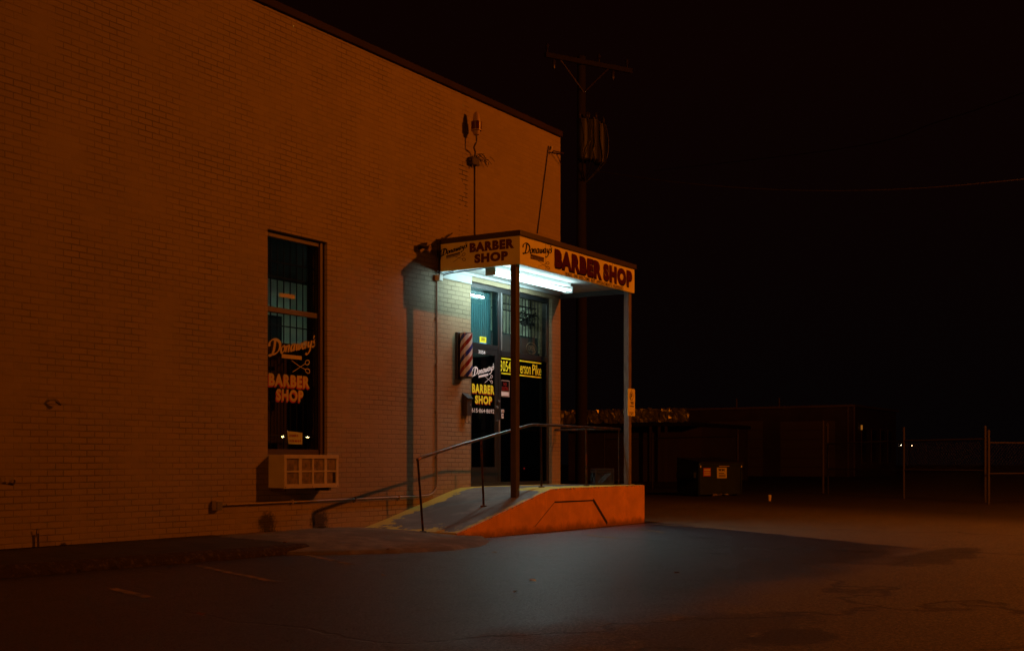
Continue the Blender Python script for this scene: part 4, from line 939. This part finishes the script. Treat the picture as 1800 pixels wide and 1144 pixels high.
# wall bracket and pipe stub on the left part of the wall
bx, bz = onY(97, 708, WY - .05)
br_ = thing("wall_bracket", (bx, WY, bz), "broken metal bracket sticking out of the left part of the wall", "bracket")
obj("arm", T((smoothpts([(bx - .03, WY - .002, bz + .03), (bx - .01, WY - .07, bz + .035), (bx + .03, WY - .08, bz + .01), (bx + .05, WY - .05, bz - .02)]), .011)), M['pipe'], br_, smooth=True)
obj("wire_ends", T(([(bx, WY - .06, bz + .01), (bx + .05, WY - .08, bz - .02)], .008)), M['bar'], br_)
bx, bz = onY(22, 846, WY - .05)
br_ = thing("wall_bracket", (bx, WY, bz), "bent iron hook low on the wall at the far left edge", "bracket")
obj("arm", T((smoothpts([(bx - .03, WY - .002, bz - .02), (bx - .01, WY - .06, bz + .02), (bx + .02, WY - .06, bz + .02), (bx + .05, WY - .004, bz - .03)]), .010)), M['pipe'], br_, smooth=True)
bx, bz = onY(67, 948, WY - .03)
tag(obj("pipe_stub", T(([(bx, WY - .03, SW), (bx, WY - .03, SW + .14)], .012), ([(bx - .02, WY - .02, SW + .1), (bx - .02, WY - .04, SW + .19)], .005)), M['wframe']), "short dark pipe stub rising from the foot of the wall at the left", "pipe")
for k, (xx, nm) in enumerate(((11.86, "tuft of dead weeds at the foot of the wall below the air conditioner's left side"), (12.86, "tuft of dead weeds at the foot of the wall nearer the ramp"))):
    bm = bmesh.new()
    for i in range(60):
        a = random.uniform(0, math.pi); l = random.uniform(.03, .10)
        p = Vector((xx + random.gauss(0, .07), WY - random.uniform(.01, .07), SW - .01)); q = p + Vector((math.cos(a) * l * .8, -random.uniform(0, .05), math.sin(a) * l))
        n_ = Vector((.005, 0, 0)); bm.faces.new([bm.verts.new(v) for v in (p - n_, p + n_, q)])
    tag(obj("weed_tuft", bm, M['soil'], recalc=False), nm, "weeds", "weeds at the foot of the wall")

# air conditioner
ac = thing("air_conditioner", (12.4, WY, .70), "beige through-wall air conditioner below the tall window", "air conditioner")
AX0, AX1, AY, AZ0, AZ1 = 11.88, 12.94, WY - .27, .705, 1.125
obj("case", B((AX0, AX1, AY + .02, WY - .002, AZ0, AZ1)), M['acbody'], ac, bevel=.006)
gr = bmesh.new()
cols = [AX0 + .035, AX0 + .305, AX0 + .55, AX0 + .80, AX1 - .035]
box(gr, AX0 - .002, AX1 + .002, AY - .002, AY + .019, AZ1 - .045, AZ1 + .004); box(gr, AX0 - .002, AX1 + .002, AY - .002, AY + .019, AZ0 - .004, AZ0 + .05)
for i, x in enumerate(cols):
    wd = .022 if i in (0, 4) else (.03 if i == 2 else .05)
    box(gr, x - (.035 if i == 0 else wd / 2), x + (.035 if i == 4 else wd / 2), AY, AY + .018, AZ0 + .0505, AZ1 - .0455)
box(gr, AX0 + .01, AX1 - .01, AY + .002, AY + .017, (AZ0 + AZ1) / 2 - .010, (AZ0 + AZ1) / 2 + .010)
obj("grille_frame", gr, M['acbody'], ac)
for sx_ in (AX0 + .02, (AX0 + AX1) / 2, AX1 - .02):
    obj("screw", T(([(sx_, AY + .001, AZ0 + .012), (sx_, AY - .006, AZ0 + .012)], .006), seg=8), M["acdark"], ac)
obj("filter_panel", B((AX0 + .01, AX1 - .01, AY + .0175, AY + .0195, AZ0 + .02, AZ1 - .02)), M['acin'], ac)
obj("grille_gap", B((AX1 - .10, AX1 - .045, AY + .015, AY + .0172, AZ0 + .055, AZ0 + .19)), M['acdark'], ac)
obj("support_bracket", B((AX0 + .05, AX0 + .09, AY + .05, WY - .002, AZ0 - .04, AZ0 - .004), (AX1 - .16, AX1 - .12, AY + .03, WY - .002, AZ0 - .045, AZ0 - .004)), M['wframe'], ac)

# parking sign on the right post
ps = thing("parking_sign", (19.32, 9.54, 2.6), "small rounded notice sign with a letter P on the right canopy post", "sign")
sx0, sz0 = onY(1103.5, 731, 9.54); sx1, sz1 = onY(1116, 683, 9.54); sz0 = onY(1110, 731, 9.54)[1]; sz1 = onY(1110, 683, 9.54)[1]
bm = bmesh.new(); rr = .03; poly = []
for cx_, cz_, a0 in ((sx1 - rr, sz1 - rr, 0), (sx0 + rr, sz1 - rr, 90), (sx0 + rr, sz0 + rr, 180), (sx1 - rr, sz0 + rr, 270)):
    for k in range(5): a = R(a0 + k * 22.5); poly.append((cx_ + rr * math.cos(a), cz_ + rr * math.sin(a)))
prism(bm, poly, 9.538, 9.541); obj("plate", bm, M['sign'], ps)
pp = planeY(9.5375); wS = sx1 - sx0; hS = sz1 - sz0
def sr_(a, b_, c, d): return (sx0 + a * wS, sz0 + b_ * hS, sx0 + c * wS, sz0 + d * hS)
flat("letter", [text_poly("P", .03)], sr_(.36, .62, .60, .82), pp, M['black'], ps)
S = [ell(0, 0, 1, 1.0, .13)]; flat("ring", S, sr_(.22, .57, .76, .88), planeY(9.5372), M['black'], ps, bound=(-1.06, -1.06, 1.06, 1.06))
flat("wording", [rectp(0, 5, 7, 6), rectp(1, 3.4, 7, 4.5), rectp(-2, 0, 8, 1)], sr_(.25, .34, .85, .52), pp, M['black'], ps)
flat("small_print", [rectp(0, 0, 9, .4), rectp(1, 1, 8, 1.4), rectp(0, 2, 9, 2.4)], sr_(.18, .08, .85, .15), pp, M['grid'], ps)
obj("bolt", T(([(sx0 + wS / 2, 9.538, sz1 - .03), (sx0 + wS / 2, 9.532, sz1 - .03)], .008), ([(sx0 + wS / 2, 9.538, sz0 + .03), (sx0 + wS / 2, 9.532, sz0 + .03)], .008)), M['grey'], ps)

# milk crate
mc_c = Vector((19.03, 9.95, .646)); mc = thing("milk_crate", mc_c, "black plastic milk crate standing on the landing behind the rail", "crate")
ang = TH + R(90) + R(12)
def crate():
    h, s = .28, .165; bm = bmesh.new()
    for sx in (-1, 1):
        for sy in (-1, 1): box(bm, sx * s - .018 * (sx > 0), sx * s + .018 * (sx < 0), sy * s - .018 * (sy > 0), sy * s + .018 * (sy < 0), 0, h)
    for z0, z1 in ((0, .045), (.205, .235), (.25, .28)):
        for sy in (-1, 1): box(bm, -s + .018, s - .018, sy * (s - .004) - .004, sy * (s - .004) + .004, z0, z1); box(bm, sy * (s - .004) - .004, sy * (s - .004) + .004, -s + .018, s - .018, z0, z1)
    return bm
def turn(bm):
    bmesh.ops.rotate(bm, verts=bm.verts, cent=(0, 0, 0), matrix=Matrix.Rotation(ang, 3, 'Z')); bmesh.ops.translate(bm, verts=bm.verts, vec=mc_c); return bm
obj("frame", turn(crate()), M['plastic'], mc)
bm = bmesh.new(); s = .161
for face in range(4):
    for k in range(-9, 10):
        for sg in (-1, 1):
            a, b_ = k * .034 - .08 * 1, k * .034 + .08
            p = [(a, .045), (b_, .205)]
            q = []
            for u, z in p: q.append((u, z))
            if max(a, b_) > .145 or min(a, b_) < -.145: continue
            for i in range(1):
                u0, u1 = (a, b_) if sg > 0 else (b_, a)
                f = {0: lambda u: (u, -s), 1: lambda u: (u, s), 2: lambda u: (-s, u), 3: lambda u: (s, u)}[face]
                tube(bm, [(*f(u0), .045), (*f(u1), .205)], .0035, 4)
obj("lattice_side", turn(bm), M['plastic'], mc)
obj("inner_wall", turn(B((-.157, .157, -.157, -.155, .02, .25), (-.157, .157, .155, .157, .02, .25), (-.157, -.155, -.154, .154, .02, .25), (.155, .157, -.154, .154, .02, .25))), M["acdark"], mc)
obj("bottom", turn(B((-.145, .145, -.145, .145, .01, .016))), M['plastic'], mc)

# ================================================================== LOT LITTER
random.seed(21)
def leaf(px, py, z, label, m='leaf', s=.035):
    x, y = onZ(px, py, z); bm = bmesh.new(); a = random.uniform(0, 6.28); n_ = 7
    c = bm.verts.new((x, y, z + .012)); ring = []
    for k in range(n_):
        t = a + 2 * math.pi * k / n_; r_ = s * random.uniform(.6, 1.3) * (1.5 if k in (0, 3) else 1); ring.append(bm.verts.new((x + r_ * math.cos(t), y + r_ * math.sin(t), z + .006 + random.uniform(0, .02))))
    for k in range(n_): bm.faces.new((c, ring[k], ring[(k + 1) % n_]))
    return tag(obj("dead_leaf" if m == 'leaf' else "paper_scrap", bm, M[m]), label, "leaf" if m == 'leaf' else "litter")
leaf(937, 1022, .003, "pale scrap of paper lying on the asphalt in front of the ramp", 'paper', .035)
leaf(797, 888, .33, "crumpled pale scrap lying on the middle of the ramp deck", 'paper', .025)
leaf(683, 967, .10, "dead leaf on the paved apron left of the ramp")
leaf(676, 1013, .003, "dead leaf on the asphalt below the paved apron", s=.03)
leaf(870, 972, .003, "dead leaf on the asphalt just below the orange ramp side", s=.03)
leaf(905, 1043, .003, "smaller scrap of paper nearest the camera on the bare asphalt", 'paper', .014)
leaf(1190, 1008, .003, "dead leaf on the asphalt right of the fluorescent glow", s=.03)
leaf(500, 955, .12, "dead leaf on the sidewalk edge near the end of the kerb", s=.03)
leaf(350, 1082, .003, "dead leaf on the dark asphalt at the lower left", s=.03)
x, y = onZ(1353, 880, 0); cp = thing("paper_cup", (x, y, 0), "white paper cup standing alone on the lot right of the dumpster", "cup")
bm = bmesh.new(); lathe(bm, (x, y, 0), [(.032, 0), (.045, .14)], 18); obj("body", bm, M['cup'], cp, smooth=True)
bm = bmesh.new(); lathe(bm, (x, y, .14), [(.048, 0), (.048, .012), (.04, .018)], 18); obj("lid", bm, M['white'], cp, smooth=True)

# ================================================================== DUMPSTER
t_ = 2200 * CH / 61.; rx_, ry_ = ray(1228); C0 = Vector((rx_ * t_, ry_ * t_, 0))
al = R(30); rr_ = Vector((st, -ct, 0)); vv_ = Vector((ct, st, 0))
U = rr_ * math.cos(al) + vv_ * math.sin(al); V_ = -rr_ * math.sin(al) + vv_ * math.cos(al)
dp = thing("dumpster", C0 + U * .85 + V_ * .5, "dark green metal dumpster with black lids and two stickers", "dumpster")
def D(u, v, z): return C0 + U * u + V_ * v + Vector((0, 0, z))
def dbox(bm, u0, u1, v0, v1, z0, z1, tz=None):
    q = [bm.verts.new(D(u, v, z)) for u in (u0, u1) for v in (v0, v1) for z in (z0, z1)]
    for f in ((0, 1, 3, 2), (4, 6, 7, 5), (0, 4, 5, 1), (2, 3, 7, 6), (0, 2, 6, 4), (1, 5, 7, 3)): bm.faces.new([q[i] for i in f])
W_, Dp = 1.68, 1.05
bm = bmesh.new()
q = [D(u, v, z) for (v, z) in ((0, .05), (Dp, .05), (Dp, 1.12), (0, .98)) for u in (0, W_)]
vs = [bm.verts.new(p) for p in q]
for i in range(4): bm.faces.new((vs[2 * i], vs[2 * i + 1], vs[(2 * i + 3) % 8], vs[(2 * i + 2) % 8]))
bm.faces.new([vs[i] for i in (0, 2, 4, 6)]); bm.faces.new([vs[i] for i in (1, 7, 5, 3)])
for u in (.02, W_ - .06): dbox(bm, u, u + .04, -.03, -.001, .08, .96)
dbox(bm, -.03, W_ + .03, -.04, -.002, .93, .99)
obj("body", bm, M['bin'], dp)
for i, u in enumerate((0, W_ / 2)):
    bm = bmesh.new(); q = [D(a, v, z) for (v, z) in ((-.06, 1.0), (-.06, 1.03), (Dp + .02, 1.17), (Dp + .02, 1.14)) for a in (u + .01, u + W_ / 2 - .01)]
    vs = [bm.verts.new(p) for p in q]
    for k in range(4): bm.faces.new((vs[2 * k], vs[2 * k + 1], vs[(2 * k + 3) % 8], vs[(2 * k + 2) % 8]))
    bm.faces.new([vs[k] for k in (0, 2, 4, 6)]); bm.faces.new([vs[k] for k in (1, 7, 5, 3)]); obj("lid", bm, M['lid'], dp)
for u in (-.11, W_ + .01): bm = bmesh.new(); dbox(bm, u, u + .10, .1, .95, .55, .72); obj("lift_sleeve", bm, M['bin'], dp)
for u in (.1, W_ - .22):
    for v in (.1, Dp - .2): bm = bmesh.new(); dbox(bm, u, u + .1, v, v + .1, 0, .05); obj("foot", bm, M['lid'], dp)
for u in (.03, W_ - .07): bm = bmesh.new(); dbox(bm, u, u + .045, -.034, -.031, .86, .92); obj("reflector", bm, M['white'], dp)
def dplane(u, v, d): return D(u, -.003 - d, v)
def patch(name, rect, m, parent=dp, d=.0): return flat(name, [rectp(0, 0, 1, 1)], rect, lambda u, v, dd: dplane(u, v, dd + d), m, parent)
k1 = patch("sticker", (.18, .60, .46, .85), mat("orange_sticker", (.55, .10, .05), .5)); flat("wording", [rectp(0, 0, 5, 1), rectp(0, 1.6, 5, 2.4), rectp(0, 3.2, 5, 4.6)], (.20, .63, .44, .82), lambda u, v, d: dplane(u, v, d + .002), M['sign'], k1)
k2 = patch("sticker", (.70, .54, 1.08, .86), M['sign']); flat("letter", [text_poly("W", .05)], (.75, .75, .87, .83), lambda u, v, d: dplane(u, v, d + .002), M['black'], k2)
flat("letter", [text_poly("M", .04)], (.88, .75, .99, .83), lambda u, v, d: dplane(u, v, d + .002), M['grid'], k2)
flat("small_print", [rectp(0, 0, 5, .5), rectp(0, 1, 5, 1.5), rectp(0, 2, 4, 2.5)], (.77, .58, 1.03, .70), lambda u, v, d: dplane(u, v, d + .002), M['grid'], k2)
patch("label_strip", (.75, .89, 1.15, .915), M['cream'], d=.035)
bm = bmesh.new(); random.seed(8)
for k in range(16):
    c = C0 + U * random.uniform(.35, .85) + V_ * random.uniform(-.35, -.1); s = random.uniform(.04, .09)
    a = [bm.verts.new(c + Vector((random.uniform(-s, s), random.uniform(-s, s), random.uniform(.0, .09)))) for _ in range(4)]; bm.faces.new(a[:3]); bm.faces.new((a[0], a[2], a[3]))
tag(obj("litter_pile", bm, M['cup'], recalc=False), "small heap of pale litter on the ground in front of the dumpster", "litter")

# ================================================================== CHAIN LINK FENCES
def gp(px, base):
    t = F * CH / (base - HY); dx, dy = ray(px); return Vector((dx * t, dy * t, 0))
def fence(name, label, pts, H, mid=True, ph=None, cat="fence", tops=None):
    """pts: post feet"""
    r_ = thing(name, pts[0], label, cat)
    for i, p in enumerate(pts):
        h = (tops[i] if tops else H + .22)
        o = obj("post", T(([p, p + Vector((0, 0, h))], .032), seg=10), M['chain'], r_, smooth=True)
        bm = bmesh.new(); lathe(bm, p + Vector((0, 0, h)), [(.036, -.02), (.036, .0), (.015, .035)], 10); obj("cap", bm, M['chain'], o)
    for a, b_ in zip(pts, pts[1:]):
        obj("rail", T(([a + Vector((0, 0, H)), b_ + Vector((0, 0, H))], .022), seg=8), M['chain'], r_, smooth=True)
        if mid: obj("rail", T(([a + Vector((0, 0, H * .5)), b_ + Vector((0, 0, H * .5))], .018), seg=8), M['chain'], r_, smooth=True)
        d = (b_ - a); Ln = d.length; d = d / Ln; bm = bmesh.new(); s = .10; z0 = .08; hh = H - z0
        k = -hh
        while k < Ln:
            for sg in (1, -1):
                u0, z_0, u1, z_1 = k, z0, k + hh, H
                if u0 < 0: z_0 += -u0; u0 = 0
                if u1 > Ln: z_1 -= (u1 - Ln); u1 = Ln
                if u1 - u0 > .02:
                    if sg < 0: z_0, z_1 = H + z0 - z_0, H + z0 - z_1
                    tube(bm, [a + d * u0 + Vector((0, 0, z_0)), a + d * u1 + Vector((0, 0, z_1))], .0022, 3, caps=False)
            k += s
        obj("chain_mesh", bm, M['chain'], r_)
fence("chain_link_fence", "chain-link fence stretch behind the canopy post, left of the dumpster", [gp(1062, 856), gp(1147, 858), gp(1297, 862)], 1.95, False)
fence("chain_link_fence", "chain-link fence running right from the tall pair of posts in front of the garage doors", [gp(1455, 868), gp(1589, 876), gp(1732, 882)], 1.62, True, tops=[2.25, 1.98, 1.93])
fence("gate_leaf", "chain-link gate leaf at the far right edge, hinged on the double post", [gp(1738, 886), gp(1850, 884)], 1.50, True, cat="gate", tops=[1.78, 1.7])
fp = gp(1447, 867); o = thing("fence_post", fp, "tall lone galvanised post left of its slimmer twin before the garage doors", "post")
obj("shaft", T(([fp, fp + Vector((0, 0, 2.35))], .04)), M['chain'], o, smooth=True); bm = bmesh.new(); lathe(bm, fp + Vector((0, 0, 2.35)), [(.045, -.02), (.045, 0), (.02, .04)], 10); obj("cap", bm, M['chain'], o)

# ================================================================== FAR BUILDINGS
FX = 84.5
ya = onX(1500, 800, FX)[0]; yb_ = onX(1205, 800, FX)[0]; zt_ = onX(1500, 711, FX)[1]
gb = thing("garage_building", (FX, ya, 0), "long low pale workshop with two roller garage doors far behind the lot", "building")
xr = onY(1575, 760, ya)[0]
obj("wall", B((FX, xr, ya, yb_, -.1, zt_ - .15)), M['farwall'], gb)
obj("roof", B((FX - .3, xr + .2, ya - .2, yb_ + .2, zt_ - .148, zt_)), M['fartrim'], gb)
for pl, pr in ((1248, 1341), (1372, 1468)):
    y1_, z1_ = onX(pl, 741, FX); y0_ = onX(pr, 741, FX)[0]
    d_ = obj("garage_door", B((FX - .03, FX - .002, y0_, y1_, 0.02, z1_)), M['fardoor'], gb)
    bm = bmesh.new(); 
    for k in range(1, 6): box(bm, FX - .045, FX - .031, y0_, y1_, z1_ * k / 6, z1_ * k / 6 + .04)
    obj("panel_seam", bm, M['farwall'], d_)
for px in (1499, 1510): y = onX(px, 760, FX)[0]; obj("downpipe", T(([(FX - .08, y + .0 + .3, 0), (FX - .08, y + .3, zt_ - .15)], .07)), M['fartrim'], gb)
for pl, pr in ((1514, 1523), (1531, 1540), (1547, 1554), (1560, 1567)):
    x0_ = onY(pl, 760, ya)[0]; x1_ = onY(pr, 760, ya)[0]; wf = obj("window", B((x0_, x1_, ya - .04, ya - .002, .9, 3.4)), M['fartrim'], gb); obj("pane", B((x0_ + .1, x1_ - .1, ya - .05, ya - .041, 1.0, 3.3)), M['plastic'], wf)
for px, py in ((1295, 700), (1370, 699)):
    y, z = onX(px, py, FX + 1); obj("roof_vent", T(([(FX + 1, y, zt_), (FX + 1, y, z)], .06)), M['fartrim'], gb)
x, z = onY(1516, 751, ya - .2); wl = thing("wall_lamp", (x, ya - .1, z), "tiny glowing orange lamp on the side of the far workshop", "lamp")
obj("bracket", B((x - .05, x + .05, ya - .2, ya - .05, z + .25, z + .32)), M['plastic'], wl); obj("bulb", B((x - .04, x + .04, ya - .2, ya - .1, z - .16, z + .16)), mat("amber_lamp", (1, .4, .1), .4, emit=(1, .36, .04), es=.22), wl)  # glowing block added for an orange reflection on the far building
# shed with ragged tin front
SX = 58.0
y0_, zz1 = onX(1212, 716, SX); y1_ = onX(975, 716, SX)[0]; zz0 = onX(1212, 741, SX)[1]
sh = thing("tin_front_shed", (SX, y0_, 0), "low dark shed with a crumpled tin fascia behind the canopy post", "shed")
obj("wall", B((SX + 1.5, SX + 8, y0_, y1_, -.1, zz0 - .2)), M['farwall'], sh)
obj("roof", B((SX - .0, SX + 8.2, y0_ - .1, y1_, zz0 - .19, zz0 - .01)), M['band'], sh)
bm = bmesh.new(); random.seed(4); prev = None; n_ = 70
for i in range(n_ + 1):
    y = y0_ + (y1_ - y0_) * i / n_; cur = [bm.verts.new((SX - .05 + random.uniform(-.16, .10), y + random.uniform(-.04, .04), zz0 + (zz1 - zz0) * k / 4 + (random.uniform(-.05, .05)))) for k in range(5)]
    if prev:
        for k in range(4): bm.faces.new((prev[k], cur[k], cur[k + 1], prev[k + 1]))
    prev = cur
obj("tin_fascia", bm, M['foil'], sh)
bm = bmesh.new()
for px in (1145, 1160, 1172): y = onX(px, 780, SX)[0]; box(bm, SX + .0, SX + .12, y, y + .12, 0, zz0 - .2)
obj("porch_posts", bm, M['farwall'], sh)
y, z = onX(996, 758, SX); obj("pale_door", B((SX + 1.42, SX + 1.498, y - .3, y + .3, z - .65, z + .65)), M['fartrim'], sh)
x, y, z = atT(1014, 762, 40); sl = thing("wall_lamp", (x, y, z), "tiny orange point of light low behind the building corner", "lamp")
obj("bulb", B((x - .025, x + .025, y - .025, y + .025, z - .035, z + .035)), M['lampo'], sl); obj("holder", B((x - .02, x + .02, y - .02, y + .02, z + .036, z + .1)), M['plastic'], sl); obj("stake", T(([(x, y, 0), (x, y, z - .036)], .012)), M['grey'], sl)
for (px, py, lab, r_) in ((1584, 782, "tiny white far street light just left of the fence post", .03), (1603, 783, "tiny white far street light just right of the fence post", .022)):
    x, y, z = atT(px, py, 150); s_ = thing("street_lamp", (x, y, 0), lab, "street lamp")
    obj("pole", T(([(x, y + .3, 0), (x, y + .3, z + .2)], .05)), M['grey'], s_); bm = bmesh.new(); lathe(bm, (x, y, z), [(.01, -r_), (r_, -.02), (r_, .02), (.01, r_)], 10); obj("lamp", bm, M['lampw'], s_)
    obj("arm", T(([(x, y + .3, z + .15), (x, y, z + .1)], .02)), M['grey'], s_)

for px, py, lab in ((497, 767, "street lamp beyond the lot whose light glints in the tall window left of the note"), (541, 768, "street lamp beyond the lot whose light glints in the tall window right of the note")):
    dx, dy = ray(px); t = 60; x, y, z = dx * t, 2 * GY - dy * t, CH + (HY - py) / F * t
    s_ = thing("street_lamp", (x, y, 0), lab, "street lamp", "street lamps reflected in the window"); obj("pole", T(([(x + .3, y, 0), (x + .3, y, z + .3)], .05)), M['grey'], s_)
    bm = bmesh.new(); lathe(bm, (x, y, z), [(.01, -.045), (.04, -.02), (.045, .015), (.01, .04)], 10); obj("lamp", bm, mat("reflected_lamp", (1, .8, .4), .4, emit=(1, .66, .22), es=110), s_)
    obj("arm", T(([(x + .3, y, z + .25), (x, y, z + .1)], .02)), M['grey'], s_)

# ================================================================== UTILITY POLE AND LINES
pb = Vector(atT(1022, 811, 33)); pb.z = 0
up = thing("utility_pole", pb, "tall wooden utility pole with a crossarm and three transformers behind the building", "utility pole")
zt = atT(1022, 100, 33)[2]
bm = bmesh.new(); tube(bm, [pb, pb + Vector((0, 0, zt))], .17, 16, r2=.11); obj("pole", bm, M['wood'], up, smooth=True)
ca = rr_ * math.sin(R(60)) + vv_ * math.cos(R(60)); zc_ = atT(1030, 113, 33)[2]
bm = bmesh.new(); a = pb - ca * 1.22 + Vector((0, 0, zc_)); b_ = pb + ca * 1.50 + Vector((0, 0, zc_)); n2 = Vector((-ca.y, ca.x, 0)) * .05; off = -n2 * 3.2
q = [bm.verts.new(p + off + s1 * n2 + Vector((0, 0, s2 * .06))) for p in (a, b_) for s1 in (-1, 1) for s2 in (-1, 1)]
for f in ((0, 1, 3, 2), (4, 6, 7, 5), (0, 4, 5, 1), (2, 3, 7, 6), (0, 2, 6, 4), (1, 5, 7, 3)): bm.faces.new([q[i] for i in f])
arm = obj("crossarm", bm, M['wood'], up)
for s1 in (-.75, .75): obj("brace", T(([pb + ca * s1 + off + Vector((0, 0, zc_ - .05)), pb + off * .8 + Vector((0, 0, zc_ - .78))], .02), seg=6), M['band'], up)
for s1 in (-1.15, .45, 1.35):
    c = pb + ca * s1 + off + Vector((0, 0, zc_ + .06)); bm = bmesh.new(); lathe(bm, c, [(.02, 0), (.02, .1), (.05, .11), (.035, .15), (.05, .17), (.03, .23), (.01, .25)], 12); obj("insulator", bm, M['insul'], arm, smooth=True)
for s1 in (-.95, .9):
    c = pb + ca * s1 + off + Vector((0, 0, zc_ - .32)); bm = bmesh.new(); lathe(bm, c, [(.03, 0), (.045, .05), (.045, .2), (.02, .25)], 10); obj("cutout", bm, M['insul'], arm, smooth=True)
tz0 = atT(1030, 288, 33)[2]; tz1 = atT(1030, 215, 33)[2]
cyl_pos = [(pb + rr_ * (d1 / 66.7) + vv_ * d2) for d1, d2 in ((2, -.38), (18, -.30), (33, .12))]
for c in cyl_pos:
    hgt = tz1 - tz0; bm = bmesh.new(); rr2 = .17
    lathe(bm, (c.x, c.y, tz0), [(.12, 0), (rr2, .03), (rr2, hgt - .1), (rr2 + .01, hgt - .09), (rr2 + .01, hgt - .05), (.11, hgt)], 22); tk = obj("transformer", bm, M['trans'], up, smooth=True)
    bm = bmesh.new()
    for dx in (-.07, .07): lathe(bm, (c.x + dx, c.y - dx, tz0 + hgt - .03), [(.03, 0), (.045, .04), (.03, .08), (.045, .12), (.02, .2)], 10)
    obj("bushing", bm, M['insul'], tk)
bm = bmesh.new(); random.seed(2)
for c in cyl_pos:
    for k in range(2): a = Vector((c.x, c.y, tz1)) - vv_ * .19 + rr_ * random.uniform(-.1, .1); tube(bm, smoothpts([tuple(a), tuple(a + Vector((0, 0, -.5)) + rr_ * random.uniform(-.05, .12)), tuple(a + Vector((0, 0, -1.1)) + rr_ * random.uniform(-.1, .1)), tuple(pb + Vector((0, 0, tz0 - .6)))]), .014, 5)
obj("lead_wires", bm, M['bar'], up)
def line(label, pts, r_=.012): tag(obj("power_line", T((smoothpts(pts, 8), r_), seg=6), M['bar2'], smooth=True), label, "power line", "power lines")
M['bar2'] = mat("cable_sheath", (.02, .016, .014), .8)
line("lower sagging power line running right from the pole", [atT(1040, 300, 33), atT(1200, 322, 31), atT(1400, 335, 29), atT(1620, 331, 27), atT(1900, 305, 25)], .013)
line("upper power line rising towards the top right of the sky", [atT(1150, 300, 90), atT(1470, 263, 50), atT(1650, 214, 35), atT(1800, 163, 27), atT(1950, 105, 22)], .013)

print("objects", len(bpy.data.objects))
